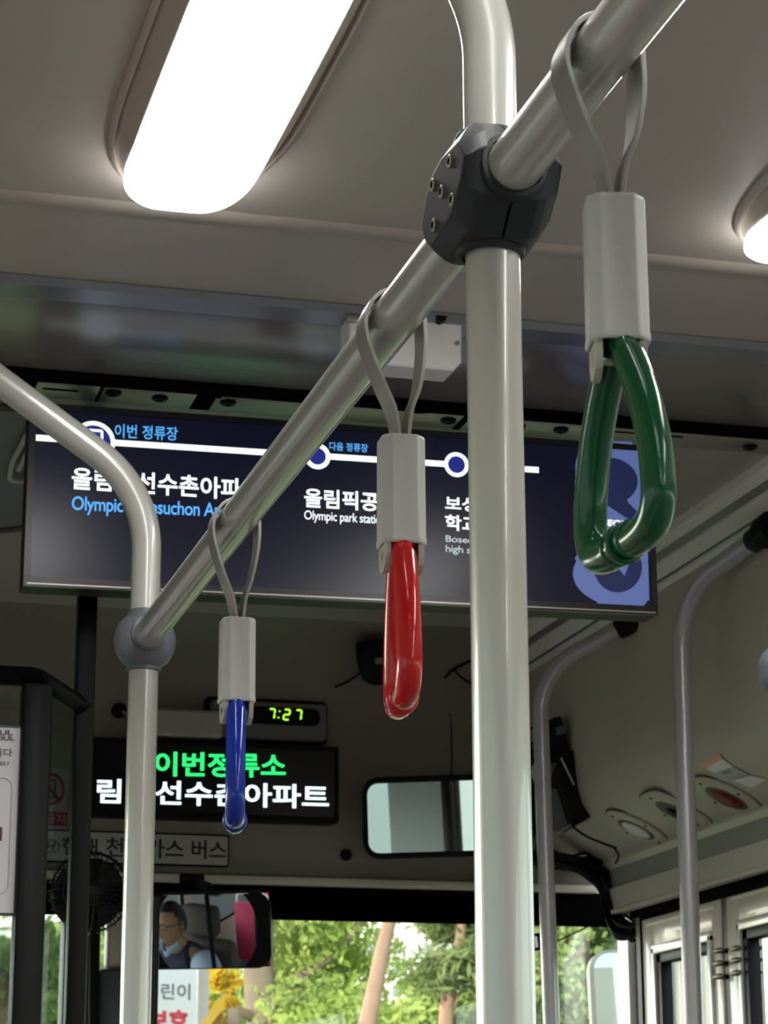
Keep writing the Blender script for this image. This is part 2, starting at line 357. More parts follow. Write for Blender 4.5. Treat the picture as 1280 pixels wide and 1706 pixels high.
# ------------------------------------------------------------------ front doors (folding leaves)
DX = 1.715
def ypx(px, py=1600): return at(px, py, X=DX).y
LEAF = mat('door_leaf_beige', (.60, .56, .48), .32, coat=.4)
ALUF = mat('door_window_frame', (.62, .62, .58), .3, metal=.5)
def door_leaf(idx, ya, yb, wa, wb, wz):
    """leaf from ya (near camera) to yb; window from wa to wb, window head wz"""
    b = MB(); x0, x1 = DX, DX+.035; zt = 1.768
    b.box((x0, wb, .1), (x1, yb, zt), .004); b.box((x0, ya, .1), (x1, wa, zt), .004)
    b.box((x0, wa-.002, wz), (x1, wb+.002, zt), .004); b.box((x0, wa-.002, .1), (x1, wb+.002, .45), .004)
    o = struct(b, 'door_%d' % idx, LEAF)
    g = MB()
    for q in (((x0-.006, wa, .45), (x0+.03, wa+.012, wz)), ((x0-.006, wb-.012, .45), (x0+.03, wb, wz)), ((x0-.006, wa, wz-.012), (x0+.03, wb, wz+.006))): g.box(*q, bev=.002)
    g.build('window_frame', ALUF, o)
    g = MB()
    for q in (((x0, wa+.012, .46), (x0+.03, wa+.028, wz-.012)), ((x0, wb-.034, .46), (x0+.03, wb-.012, wz-.012)), ((x0, wa+.012, wz-.03), (x0+.03, wb-.012, wz-.012))): g.box(*q, bev=.002)
    g.build('gasket', BLACK, o)
    g = MB(); g.box((x0+.012, wa+.02, .46), (x0+.018, wb-.02, wz-.02)); g.build('pane', GL, o)
    g = MB(); g.box((x0-.0015, ya+.025, wz+.045), (x0+.002, yb-.03, wz+.050)); g.build('pressed_line', TRIMB, o)
    return o
yj = ypx(1071); yd0 = ypx(1203); yd1 = ypx(1213)
d1 = door_leaf(1, yd0, yj, ypx(1188), ypx(1090), at(1140, 1568, X=DX).z)
d2 = door_leaf(2, yd1-.42, yd1, yd1-.40, ypx(1234), at(1240, 1537, X=DX).z)
b = MB(); b.box((DX+.004, yd1, .1), (DX+.03, yd0, 1.768)); struct(b, 'trim_19', BLACK)
b = MB(); b.box((DX-.004, yj, .1), (DX+.03, yj+.022, 1.774)); struct(b, 'trim_20', BLACK)
b = MB(); b.box((DX, 3.25, .1), (DX+.03, yd1-.42, 1.768)); struct(b, 'trim_21', BLACK)
HINGE = mat('bronze_hinge_pin', (.16, .15, .10), .4, metal=.6)
for leaf, xx, ys in ((d1, 1197, (1584, 1605, 1627)), (d2, 1226, (1580, 1600, 1621))):
    for py in ys:
        p = at(xx, py, X=DX-.008); b = MB()
        b.lathe([(.001, -.025), (.0030, -.022), (.0034, -.014), (.0052, -.010), (.0052, .010), (.0034, .014), (.0030, .022), (.001, .025)], p, (0, 1, 0), 12)
        b.box((DX-.006, p.y-.008, p.z-.004), (DX+.002, p.y+.008, p.z+.004)); b.build('hinge', HINGE, leaf)
# ------------------------------------------------------------------ ceiling lamps
DIFF = mat('glowing_diffuser', (.9, .9, .9), .4, emit=(1, .985, .96), es=LAMP_E)
def lamp(name, cx, cy, label, L=.345):
    t = thing(name, label, 'ceiling light', (cx, cy, CZ), 'lamps in two rows along the bus ceiling')
    def outline(hw, hl, e, n=40):
        P = []
        for k in range(n):
            a = 2*math.pi*k/n; c, s_ = math.cos(a), math.sin(a); tp = 1-.30*abs(s_)**2.4 if e < .65 else 1
            P.append((hw*tp*abs(c)**(e)*(1 if c > 0 else -1), hl*abs(s_)**(e*.62)*(1 if s_ > 0 else -1)))
        return P
    b = MB(); vs = []; fs = []; n = 64
    def ringset(rings):
        vs = []; fs = []
        for (hw, hl, e, z) in rings: vs += [Vector((cx+u, cy+v, z)) for (u, v) in outline(hw, hl, e, n)]
        for i in range(len(rings)-1):
            for k in range(n): fs.append((i*n+k, i*n+(k+1) % n, (i+1)*n+(k+1) % n, (i+1)*n+k))
        fs.append(tuple((len(rings)-1)*n+k for k in range(n))[::-1]); fs.append(tuple(range(n))); return vs, fs
    b.add(*ringset([(.099, L+.008, .80, CZ+.004), (.099, L+.008, .80, CZ-.004), (.0965, L+.004, .80, CZ-.008), (.093, L, .80, CZ-.010), (.0925, L-.001, .80, CZ-.004), (.090, L-.003, .78, CZ-.006), (.080, L-.006, .72, CZ-.020), (.073, L-.008, .66, CZ-.026)]))
    b.build('housing', HOUSE, t, 30)
    b = MB(); b.add(*ringset([(.0715, L-.004, .36, CZ-.020), (.0718, L-.003, .36, CZ-.026), (.068, L-.008, .36, CZ-.030), (.055, L-.025, .36, CZ-.032), (.03, L-.06, .36, CZ-.033)]))
    b.build('diffuser', DIFF, t, 60); return t
lamp('ceiling_lamp', .406, 2.050, 'glowing long oval ceiling lamp in the upper left, above the dark screen')
lamp('ceiling_lamp', 1.124, 2.03, 'glowing oval ceiling lamp cut off at the right edge, behind the green strap handle')
for k, (x, y) in enumerate(((.411, 1.13), (1.137, 1.13), (.411, .18), (1.137, .18), (.411, -.77), (1.137, -.77), (.411, -1.72), (1.137, -1.72))):
    lamp('ceiling_lamp', x, y, 'glowing oval ceiling lamp outside the frame, %s row, %s from the front' % (('left', 'right')[k % 2], ('second', 'third', 'fourth', 'fifth')[k//2]))
# ------------------------------------------------------------------ grab rail, poles, clamps
RX, RZ, RR = .430, 1.900, .0175
PY1, PY2 = 1.33, 2.685
b = MB(); b.sweep([(RX, -.9, RZ), (RX, 0, RZ), (RX, 1.30, RZ), (RX, PY2-.012, RZ)], RR, 40)
tag(b.build('grab_rail', PAINT), 'long pale grey overhead grab rail with three strap handles hanging from it', 'grab rail')
def pole_top(x, y): return fillet([(x, y, 0.0), (x, y, 1.0), (x, y, 2.02), (x-.31, y, 2.30), (x-.40, y, 2.40)], .11, 14)
p1 = at(820, 900, Y=PY1); PX1 = .4315
b = MB(); b.sweep(fillet([(PX1, PY1, 0), (PX1, PY1, 1.2), (PX1, PY1, 2.03), (PX1-.20, PY1, 2.37)], .12, 14), .0175, 40)
tag(b.build('grab_pole', PAINT), 'thick pale grey vertical pole in the middle, passing through the dark cross clamp', 'grab pole')
PX2 = at(241, 1040, Y=PY2).x
b = MB()
pl = [at(240, 1010, Y=PY2), at(228, 840, Y=PY2), at(0, 645, Y=PY2)]
pl = [Vector((PX2, PY2, 0)), Vector((PX2, PY2, 1.3)), at(241, 817, Y=PY2), at(0, 635, Y=PY2)]; pl[2].x = PX2
dirn = (pl[3]-pl[2]).normalized(); pl[3] = pl[2]+dirn*((CZ+.02-pl[2].z)/dirn.z)
b.sweep(fillet(pl, .14, 18), .0175, 40)
tag(b.build('grab_pole', PAINT), 'pale grey pole at left bending over the screen, with a ball clamp', 'grab pole')
# cross clamp on the near pole
t = thing('cross_clamp', 'dark grey cross shaped clamp with hex bolts joining rail and nearest pole', 'clamp', (RX, PY1, RZ))
def octo(a, c): return [(a, c), (c, a), (-c, a), (-a, c), (-a, -c), (-c, -a), (c, -a), (a, -c)]
plate_o = [(-.053, .003), (-.045, .012), (-.036, .020), (0, .0245), (.020, .0216), (.036, .012), (.048, -.0045), (.041, -.018), (.025, -.030), (0, -.0285), (-.0236, -.025), (-.0425, -.0114)]
body_o = [(-.054, .010), (-.047, .024), (-.026, .0385), (0, .0395), (.026, .0385), (.044, .024), (.052, .002), (.048, -.018), (.026, -.0385), (0, -.0395), (-.026, -.0385), (-.047, -.020)]
for s_ in (-1, 1):
    b = MB(); rings = [(.0008, 0), (.017, 0), (.023, .25), (.028, .72), (.0308, 1.0), (.0325, 1.04)]; vs = []; fs = []; n = 12
    for (d, k) in rings: vs += [Vector((RX+s_*d, PY1+(p0[0]*(1-k)+p1_[0]*k)*(.97 if d > .032 else 1), RZ+(p0[1]*(1-k)+p1_[1]*k)*(.95 if d > .032 else 1))) for p0, p1_ in zip(body_o, plate_o)]
    for i in range(len(rings)-1):
        for k in range(n): fs.append((i*n+k, i*n+(k+1) % n, (i+1)*n+(k+1) % n, (i+1)*n+k))
    fs.append(tuple(range(n))); fs.append(tuple((len(rings)-1)*n+k for k in range(n))); b.add(vs, fs)
    sh = b.build('clamp_shell', CAST, t, 22)
    bv = sh.modifiers.new('bev', 'BEVEL'); bv.width = .0018; bv.segments = 3; bv.limit_method = 'ANGLE'; bv.angle_limit = math.radians(20)
b = MB()
for ax, o in (((0, -1, 0), (RX, PY1-.046, RZ)), ((0, 1, 0), (RX, PY1+.046, RZ)), ((0, 0, -1), (RX, PY1, RZ-.034)), ((0, 0, 1), (RX, PY1, RZ+.034))):
    b.lathe([(.0215, -.01), (.0225, .001), (.0225, .005), (.0212, .0075), (.0186, .0080), (.018, .006)], o, ax, 40)
b.build('socket_collar', CAST, t)
BOLT = mat('zinc_bolt', (.55, .53, .42), .3, metal=.9)
for (u, v) in ((0, 0), (-.019, .013), (.0195, .013), (-.023, -.0150), (.0185, -.0155)):
    p = Vector((RX-.0322, PY1+u, RZ+v))
    b = MB(); b.lathe([(.0044, -.001), (.0044, .0004), (.0038, .0010), (.0027, .0010)], p, (-1, 0, 0), 20); bo = b.build('bolt', BOLT, t)
    b = MB(); b.lathe([(.0026, .0002), (.0026, .0012)], p, (-1, 0, 0), 6); b.build('hex_socket', BLACKM, bo)
# ball clamp on the far pole
t = thing('ball_clamp', 'blue grey ball shaped clamp where the rail meets the left bent pole', 'clamp', (PX2, PY2, RZ))
def ball(mb, c, r, n=32):
    mb.lathe([(r*math.sin(math.pi*k/n)+1e-5, -r*math.cos(math.pi*k/n)) for k in range(n+1)], c, (0, 0, 1), 40); return mb
b = ball(MB(), Vector((PX2, PY2, RZ-.003)), .0375); b.build('ball', BALLG, t)
b = MB(); c0 = Vector((PX2, PY2, RZ-.003))
b.sweep([c0+Vector((.0376*math.cos(a), 0, .0376*math.sin(a))) for a in np.linspace(0, 2*math.pi, 49)[:-1]], .0006, 6, closed=True); b.build('seam', BLACK, t)
b = MB(); b.lathe([(.0205, -.006), (.0205, .004), (.0182, .005)], (RX, PY2-.033, RZ), (0, -1, 0), 32); b.lathe([(.0205, -.006), (.0205, .003), (.0182, .004)], (PX2, PY2, RZ-.035), (0, 0, -1), 32)
b.lathe([(.0205, -.006), (.0205, .003), (.0182, .004)], (PX2, PY2, RZ+.031), (0, 0, 1), 32); b.build('socket_collar', BALLG, t)
# poles beside the front door
def wallpole(px_b, px_t, Y, rad, bends, label):
    x = at(px_b, 1500, Y=Y).x; c = [at(q[0], q[1], Y=q[2]) if q[2] > 2 else at(q[0], q[1], X=q[2]) for q in bends]
    b = MB(); b.sweep(fillet([(x, Y, 0), (x, Y, 1.2)]+c, .13, 14), rad, 32)
    t = thing('door_pole', label, 'grab pole', (x, Y, 0)); b2 = MB(); b2.v = b.v; b2.f = b.f; b2.build('tube', PAINT2, t)
    d = (c[-1]-c[-2]).normalized(); b = MB(); b.lathe([(rad+.001, -.016), (rad+.004, -.012), (rad+.005, .012), (rad+.010, .016), (rad+.012, .03), (rad+.012, .045)], c[-1], d, 24)
    b.build('end_fitting', BLACK, t)
    return t
wallpole(1146, 0, 3.58, .0158, [(1132, 990, 3.58), (1262, 897, 1.532)], 'silver grey bent pole by the front door, nearer one, reaching the ceiling rails')
wallpole(919, 0, 4.05, .0150, [(898, 1118, 4.05), (1040, 1044, 1.532)], 'silver grey bent pole by the front door, farther one, ending under the screen')
# pole + ball clamp at the right frame edge
cx = at(1309, 1118, Y=2.3)
t = thing('ball_clamp', 'blue grey ball clamp just peeking in at the right edge of the view', 'clamp', cx)
ball(MB(), cx, .031).build('ball', BALLG, t)
b = MB(); b.sweep(fillet([(cx.x+.004, 2.3, 0), (cx.x+.004, 2.3, cx.z), (1.56, 2.3, cx.z+.02)], .02), .016, 28)
tag(b.build('grab_pole', PAINT), 'vertical pole holding the ball clamp just outside the right edge of the view', 'grab pole')
# ------------------------------------------------------------------ strap handles
def ring_mat(name, c):
    m = mat(name, c, .16, coat=.30, coat_rough=.03, spec=.32); b = m.node_tree.nodes['Principled BSDF']
    b.inputs['Subsurface Weight'].default_value = .12; b.inputs['Subsurface Radius'].default_value = (c[0]*.02+.002, c[1]*.02+.002, c[2]*.02+.002); return m
def handle(color, m, sy, ptop, pbot, yaw, yawr, label, sl=.078):
    """sy: y of strap on rail; sleeve top/bottom centre pixels"""
    T = at(*ptop, Y=sy); Bp = at(*pbot, Y=sy); x0 = (T.x+Bp.x)/2
    base = Vector((x0, sy, T.z)); t = thing('strap_handle', label, 'strap handle', base, 'strap handles on the overhead rail')
    H = T.z-Bp.z; Rm = Matrix.Rotation(math.radians(yaw), 3, 'Z'); Rr = Matrix.Rotation(math.radians(yawr), 3, 'Z')
    def W(u, v, z, R=Rm): return base+R @ Vector((u, v, 0))+Vector((0, 0, z))
    # strap loop in the X-Z plane round the rail
    dx = RX-x0; dz = RZ-base.z
    left = [(-.003, .012-H*.0-.02), (-.0035, 0), (-.007, .020), (-.016, dz*.45), (-.0235+dx*.7, dz*.78), (-.0235+dx, dz-.004)]
    path = [(u, z) for (u, z) in left]
    for k in range(1, 10):
        a = math.pi*(1-k/10); path.append((dx+(RR+.0028)*math.cos(a)*1.04, dz+(RR+.0026)*math.sin(a)))
    path += [(dx+.0212, dz-.006), (dx*.7+.0195, dz*.72), (.012, dz*.42), (.006, .020), (.0035, 0), (.003, -.02)]
    pts = crom([(u, 0, z) for (u, z) in path], 5)
    wd = []; P3 = []
    for p in pts:
        k = max(0, min(1, p.z/max(dz*.7, .01))); R = Matrix.Rotation(math.radians(yaw)*(1-k), 3, 'Z')
        P3.append(base+R @ Vector((p.x, 0, 0))+Vector((0, 0, p.z))); wd.append(R @ Vector((0, 1, 0)))
    b = MB(); b.strip(P3, wd, .0250, .0030); b.build('strap', STRAP, t, 30)
    # sleeve: hexagonal/octagonal prism
    hw, hd, ch = .0162, .0150, .0065
    oc = [(hw, -hd+ch), (hw, hd-ch), (hw-ch, hd), (-hw+ch, hd), (-hw, hd-ch), (-hw, -hd+ch), (-hw+ch, -hd), (hw-ch, -hd)]
    b = MB(); n = 8; vs = []; fs = []
    for (z, k) in ((0, .80), (0, .93), (-.0018, 1.0), (-H*.93, 1.02), (-H*.95, 1.045), (-H*.995, 1.045), (-H, .98), (-H, .86), (-H+.012, .84)):
        vs += [W(u*k, v*k, z) for (u, v) in oc]
    for i in range(8):
        for k in range(n): fs.append((i*n+k, i*n+(k+1) % n, (i+1)*n+(k+1) % n, (i+1)*n+k))
    fs.append(tuple(range(n))); fs.append(tuple(8*n+k for k in range(n))); b.add(vs, fs); sl_ = b.build('sleeve', SLEEVE, t, 20)
    bv = sl_.modifiers.new('bev', 'BEVEL'); bv.width = .0012; bv.segments = 2; bv.limit_method = 'ANGLE'; bv.angle_limit = math.radians(25)
    b = MB(); b.add([W(u*.78, v*.78, .0004) for (u, v) in oc]+[W(u*.78, v*.78, -.004) for (u, v) in oc], [tuple(range(8)), tuple(range(8, 16))]+[(k, (k+1) % 8, (k+1) % 8+8, k+8) for k in range(8)]); b.build('sleeve_mouth', BLACKM, sl_)
    # bracket cheeks below the sleeve
    for s_ in (-1, 1):
        q = [(-.0115, .004), (-.0115, -.008), (-.0095, -.0155), (-.004, -.0195), (.004, -.0195), (.0095, -.0155), (.0115, -.008), (.0115, .004)]
        b = MB(); k = len(q); vs = [W(s_*.0100, v, -H+z) for (v, z) in q]+[W(s_*.0142, v, -H+z) for (v, z) in q]
        b.add(vs, [tuple(range(k)), tuple(range(k, 2*k))]+[(i, (i+1) % k, (i+1) % k+k, i+k) for i in range(k)]); b.build('bracket', TAB, t)
    b = MB(); b.sweep([W(-.0142, 0, -H-.008), W(.0142, 0, -H-.008)], .003, 14); b.build('pin', BOLT, t)
    # ring: rounded triangle tube, its plane along the rail
    hw = .047; h = .118; r = .0092; pa = []
    half = [(0, .012), (.003, .005), (.0085, -.005), (.018, -.018), (.0285, -.034), (.0375, -.052), (.0435, -.070), (.0460, -.086), (.0455, -.1005), (.037, -.1105), (.019, -.1135), (.006, -.1125), (0, -.1115)]
    pts = half+[(-u, z) for (u, z) in half[-2:0:-1]]
    N = len(pts); vv = []
    for i in range(N):
        a, b_, c, d = (Vector(pts[(i+j-1) % N]) for j in range(4))
        for k in range(6):
            tt = k/6; vv.append(.5*((2*b_)+(c-a)*tt+(2*a-5*b_+4*c-d)*tt*tt+(3*b_-a-3*c+d)*tt**3))
    rr = [r*(.93 if q.y > -.01 else 1.0)*(.94+.06*min(1, abs(abs(q.x)-0)/.012) if q.y < -.105 else 1) for q in vv]
    P = [W(0, q.x, -H+.002+q.y, Rr) for q in vv]
    b = MB(); b.sweep(P, rr, 28, closed=True); rg = b.build('ring', m, t, 80)
    b = MB()      # clear moulding bead where the ring is joined at the bottom
    for (u, rb, tb) in ((-.011, .0101, .0016), (.0, .0105, .0022), (.010, .0100, .0015)):
        cc = W(0, u, -H+.002-.1122, Rr); ax = (Rr @ Vector((0, 1, 0)))
        a1, a2 = frame_of(ax)
        b.sweep([cc+a1*math.cos(q)*(rb-.001)+a2*math.sin(q)*(rb-.001) for q in np.linspace(0, 2*math.pi, 33)[:-1]], tb, 10, closed=True)
    b.build('joint_bead', m, rg, 80)
    return t
GREEN = ring_mat('green_ring_plastic', (.002, .072, .025)); RED = ring_mat('red_ring_plastic', (.50, .008, .010)); BLUE = ring_mat('blue_ring_plastic', (.003, .030, .33))
handle('green', GREEN, 1.124, (1024, 336), (1028, 578), -12, 2, 'green ring strap handle, nearest one at upper right')
handle('red', RED, 1.566, (668, 731), (669, 912), -3, -9.5, 'red ring strap handle in the middle, in front of the screen')
handle('blue', BLUE, 2.144, (395, 1032), (395, 1172), 0, -11.5, 'blue ring strap handle at left, farthest, in front of the lit sign')
# ------------------------------------------------------------------ destination screen
SY = 3.075
P = lambda x, y, d=0: at(x, y, Y=SY-d)
zt = at(560, 697, Y=SY).z; zb = at(560, 1003, Y=SY).z; xl = at(41, 900, Y=SY).x; xr = at(1091, 900, Y=SY).x
t = thing('display_screen', 'wide dark route display screen hanging below the ceiling, showing the next stops', 'screen', ((xl+xr)/2, SY, zb))
tilt = (at(1091, 1026, Y=SY).z-at(41, 977, Y=SY).z)
zTL = at(60, 672, Y=SY).z; zBL = at(41, 977, Y=SY).z; zBR = at(1091, 1026, Y=SY).z; zTR = at(1085, 744, Y=SY).z
def scrpt(u, v, y):   # u 0..1 left to right, v 0..1 bottom to top
    return Vector((xl+(xr-xl)*u, y, (zBL*(1-u)+zBR*u)*(1-v)+(zTL*(1-u)+zTR*u)*v))
def slab(u0, v0, u1, v1, y0, y1):
    return [scrpt(u0, v0, y0), scrpt(u1, v0, y0), scrpt(u1, v1, y0), scrpt(u0, v1, y0)], y1-y0
b = MB(); q, d = slab(0, 0, 1, 1, SY, SY+.045); b.quadbox(q, (0, 1, 0), d); h_ = b.build('housing', BLACK, t)
bv = h_.modifiers.new('bev', 'BEVEL'); bv.width = .003; bv.segments = 2
SCRN = mat('screen_panel_navy', (.004, .005, .012), .25, emit=(.0018, .0028, .011), es=1.0, spec=.38)
uu = .010; b = MB(); q, d = slab(uu, .052, 1-uu, .965, SY-.0015, SY+.003); b.quadbox(q, (0, 1, 0), d); pn = b.build('panel', SCRN, t)
b = MB()
for (a0, b0, a1, b1) in ((0, .0, 1, .052), (0, .965, 1, 1), (0, .05, uu, .97), (1-uu, .05, 1, .97)):
    q, d = slab(a0, b0, a1, b1, SY-.004, SY+.002); b.quadbox(q, (0, 1, 0), d)
b.build('bezel', mat('screen_bezel', (.010, .010, .014), .3), t)
b = MB(); q, d = slab(0.005, .010, .995, .017, SY-.0055, SY-.003); b.quadbox(q, (0, 1, 0), d); b.build('bottom_edge', STEEL, t)
EW = mat('screen_white', (.8, .8, .8), .5, emit=(.86, .95, 1), es=1.05); EB = mat('screen_light_blue', (.1, .3, .6), .5, emit=(.08, .42, .95), es=.95)
ENB = mat('screen_deep_blue', (.01, .01, .1), .5, emit=(.008, .018, .20), es=1.0); EPW = mat('screen_periwinkle', (.05, .07, .2), .4, emit=(.088, .125, .30), es=1.0)
EGW = mat('screen_soft_white', (.5, .5, .5), .5, emit=(.55, .62, .70), es=.9); EDK = mat('screen_logo_navy', (.008, .01, .03), .3, emit=(.010, .016, .06), es=1.0)
d0 = .0022
def bar(x0, y0, x1, y1, th, m, name='route_line', par=None, dd=d0):
    a = P(x0, y0, dd); c = P(x1, y1, dd); h = th/2; up = Vector((0, 0, 1)); k = (a-Vector((0, 0, CAMZ))).length/F_PX
    b = MB(); b.quadbox([a-up*h*k, c-up*h*k, c+up*h*k, a+up*h*k], (0, 1, 0), .0006); return b.build(name, m, par or pn)
bar(60, 729, 898, 783, 10.5, EW)
def disc(px, py, r, m, name, dd, rin=None, n=40):
    c = P(px, py, dd); k = (c-Vector((0, 0, CAMZ))).length/F_PX; b = MB()
    b.quadbox([c+Vector((math.cos(a)*r*k, 0, math.sin(a)*r*k)) for a in np.linspace(0, 2*math.pi, n+1)[:-1]], (0, 1, 0), .0005); return b.build(name, m, pn)
disc(156, 736, 36, EW, 'stop_marker', d0+.0006); disc(156, 736, 28.5, ENB, 'marker_fill', d0+.0012)
bx = [at(x, y, Y=SY-d0-.0020) for x, y in ((143, 754), (170, 756), (170, 718), (143, 716))]
b = MB(); [b.strip([bx[i], bx[(i+1) % 4]], (0, 1, 0), .0006, .0035) for i in range(4)]; b.strip([at(143, 741, Y=SY-d0-.002), at(170, 743, Y=SY-d0-.002)], (0, 1, 0), .0006, .003); b.build('bus_icon', EW, pn)
disc(529, 760, 22.5, EW, 'stop_marker', d0+.0006); disc(529, 760, 14.5, ENB, 'marker_fill', d0+.0012)
disc(761, 774, 21.5, EW, 'stop_marker', d0+.0006); disc(761, 774, 14.5, ENB, 'marker_fill', d0+.0012)
def txt(s, x0, yb0, x1, yb1, ytop, m, bold=0, name='lettering', par=None, YY=None, sp=1.0):
    YY = YY if YY is not None else SY-d0
    P0 = at(x0, yb0, Y=YY); P1 = at(x1, yb1, Y=YY); PT = at(x0, ytop, Y=YY); PT.x = P0.x
    return lettering(name, s, m, par or pn, P0, P1, PT, bold, .0005, sp)
txt('이번 정류장', 191, 729, 296, 734.5, 706, EB, .012)
txt('다음 정류장', 549, 750, 613, 754, 736, EB, .012)
txt('올림픽선수촌아파트', 119, 815, 436, 836, 778, EW, .022)
txt('Olympic Seonsuchon Apt', 119, 857, 378, 869, 826, EB, .012, sp=.95)
txt('올림픽공원역', 507, 845, 690, 856, 813, EW, .022)
txt('Olympic park station', 507, 870, 642, 878, 850, EW, .004, sp=.95)
txt('보성중고', 742, 850, 853, 857, 826, EW, .022)
txt('학교', 742, 883, 797, 887, 857, EW, .022)
txt('Boseong midd', 743, 906, 850, 913, 892, EGW, 0, sp=.95)
txt('high school', 743, 923, 826, 929, 908, EGW, 0, sp=.95)
# logo: pale swirl shape with dark bites, cropped by the screen edge
def shape(px, m, name, dd, YYn=None):
    b = MB(); b.quadbox([P(x, y, dd) for x, y in px], (0, 1, 0), .0005); return b.build(name, m, pn)
def arc(cx, cy, rx, ry, a0, a1, n=20): return [(cx+rx*math.cos(math.radians(a0+(a1-a0)*k/n)), cy+ry*math.sin(math.radians(a0+(a1-a0)*k/n))) for k in range(n+1)]
lg = [(1052, 736)]+arc(1040, 776, 34, 40, -60, 0, 8)+[(1074, 800), (1079, 880), (1082, 1000)]+arc(1064, 995, 16, 16, 20, 90, 6)+[(994, 1009)]+arc(1050, 955, 95, 58, 125, 200, 14)+[(958, 930), (975, 905), (985, 890), (1000, 868), (990, 845), (962, 815), (958, 800)]+arc(1004, 778, 45, 44, 150, 268, 14)
shape(lg, EPW, 'logo_swirl', d0)
shape(arc(1012, 802, 51, 40, -180, 50, 26)+[(1048, 838), (1062, 852), (1052, 868), (1003, 836), (975, 838)], EDK, 'logo_bite', d0+.0006)
shape(arc(1030, 945, 40, 42, 0, 360, 40)[:-1], EDK, 'logo_bite', d0+.0006)
shape([(1018, 930), (1041, 959), (1049, 938), (1045, 925)], EPW, 'logo_point', d0+.0012)
txt('SEOUL', 1005, 876, 1057, 879, 865, EW, .03, name='logo_lettering', YY=SY-d0-.0018)
b = MB(); b.box((XL-.05, 3.085, CZ-.0006), (1.462, 3.165, CZ+.002)); struct(b, 'trim_22', BLACKM)
# steel mounting plates on the ceiling in front of the screen
def plate(x0, x1, y0, y1, screws, slots, label):
    xa = at(x0, 660, Z=CZ-.004).x if False else x0; t = thing('mounting_plate', label, 'mounting plate', ((x0+x1)/2, (y0+y1)/2, CZ), 'steel plates above the screen')
    b = MB(); b.box((x0, y0, CZ-.0045), (x1, y1, CZ-.0005), .001); pl_ = b.build('plate', STEEL, t)
    for (sx, sy) in screws:
        b = MB(); b.lathe([(.0115, .0), (.0118, .0015), (.0095, .0045), (.0045, .0055), (.004, .003)], (sx, sy, CZ-.0045), (0, 0, -1), 20); b.build('screw', BLACK, t)
    for (sx, sy, L) in slots:
        b = MB(); b.box((sx, sy, CZ-.0052), (sx+L, sy+.006, CZ-.004)); b.build('slot', BLACKM, t)
    return t
xz = lambda px, py: at(px, py, Z=CZ-.005)
ya, yb = 3.088, 3.155
plate(xz(60, 645).x, xz(165, 652).x, ya, yb, [], [(xz(70, 650).x, 3.11, .05)], 'small steel plate at far left above the screen, partly behind the bent pole')
plate(xz(172, 652).x, xz(327, 662).x, ya, yb, [(xz(190, 652).x, 3.105), (xz(270, 657).x, 3.112)], [(xz(269, 660).x, 3.112, .002)], 'steel plate with two black screws above the left part of the screen')
plate(xz(361, 664).x, xz(776, 692).x, ya, yb, [(xz(386, 661).x, 3.108), (xz(760, 687).x, 3.11)], [(xz(361, 652).x, 3.088, .012)], 'long steel plate above the screen between the rail and middle pole')
plate(xz(790, 692).x, 1.455, ya, yb, [(xz(875, 699).x, 3.112), (xz(945, 706).x, 3.112), (xz(1254, 741).x, 3.122)], [(xz(1010, 700).x, 3.10, .14)], 'long steel plate above the right part of the screen reaching the side rails')
b = MB(); b.sweep(crom([xz(660, 672), xz(668, 667)+Vector((0, 0, -.008)), xz(690, 676)+Vector((0, 0, -.01)), xz(712, 688)], 6), .0012, 8)
tag(b.build('cable', BLACK), 'short thin black wire looping on the steel plate above the screen', 'cable')
# ------------------------------------------------------------------ white wifi box on the ceiling
bx0 = at(583, 530, Y=2.715); bx1 = at(770, 530, Y=2.715); zb_ = at(700, 612, Y=2.715).z
t = thing('wifi_box', 'white plastic equipment box screwed to the shiny ceiling panel, behind the rail', 'equipment box', ((bx0.x+bx1.x)/2, 2.80, CZ))
b = MB(); b.prism([(bx0.x, zb_+.012), (bx0.x+.012, zb_), (bx1.x-.012, zb_), (bx1.x-.001, zb_+.012), (bx1.x, CZ-.001), (bx0.x, CZ-.001)], (0, 2.715, 0), (1, 0, 0), (0, 0, 1), -.050, .0025)
b.build('body', WHITEP, t)
p = at(733, 529, Y=2.710); b = MB(); b.lathe([(.0085, 0), (.0085, .010), (.0075, .013)], p+Vector((0, .005, 0)), (0, -1, 0), 8); b.build('antenna_knob', BLACK, t)
p = at(762, 572, Y=2.714); b = MB(); b.lathe([(.003, 0), (.003, .002)], p, (0, -1, 0), 12); b.build('screw', STEEL, t)
p = at(586, 530, Y=2.714); b = MB(); b.box(p+Vector((-.006, -.004, -.006)), p+Vector((.01, .002, .004)), .001); b.build('lug', STEEL, t)
# ------------------------------------------------------------------ things on the front bulkhead
YS = YW-.045
def boxpx(x0, y0, x1, y1, Y0, Y1, bev=.004, r=None):
    a = at(x0, y1, Y=Y0); c = at(x1, y1, Y=Y0); d = at(x0, y0, Y=Y0); e = at(x1, y0, Y=Y0)
    return (min(a.x, d.x), (a.z+c.z)/2, (c.x+e.x)/2, (d.z+e.z)/2)
def rbox(mb, x0, z0, x1, z1, Y0, Y1, r, bev=.002):
    mb.prism(rrect(x0, z0, x1, z1, r), (0, Y0, 0), (1, 0, 0), (0, 0, 1), -(Y1-Y0), bev); return mb
x0, z0, x1, z1 = boxpx(151, 1236, 565, 1365, YS, YW)
t = thing('led_sign', 'black led sign with green and white korean stop text on the front bulkhead', 'led sign', ((x0+x1)/2, YW, z0))
b = rbox(MB(), x0, z0, x1, z1, YS, YW, .006); hs = b.build('housing', BLACK, t)
b = MB(); b.box((x0+.01, YS-.001, z0+.012), (x1-.01, YS+.002, z1-.01)); dp = b.build('display', mat('led_window', (.004, .004, .008), .2), t)
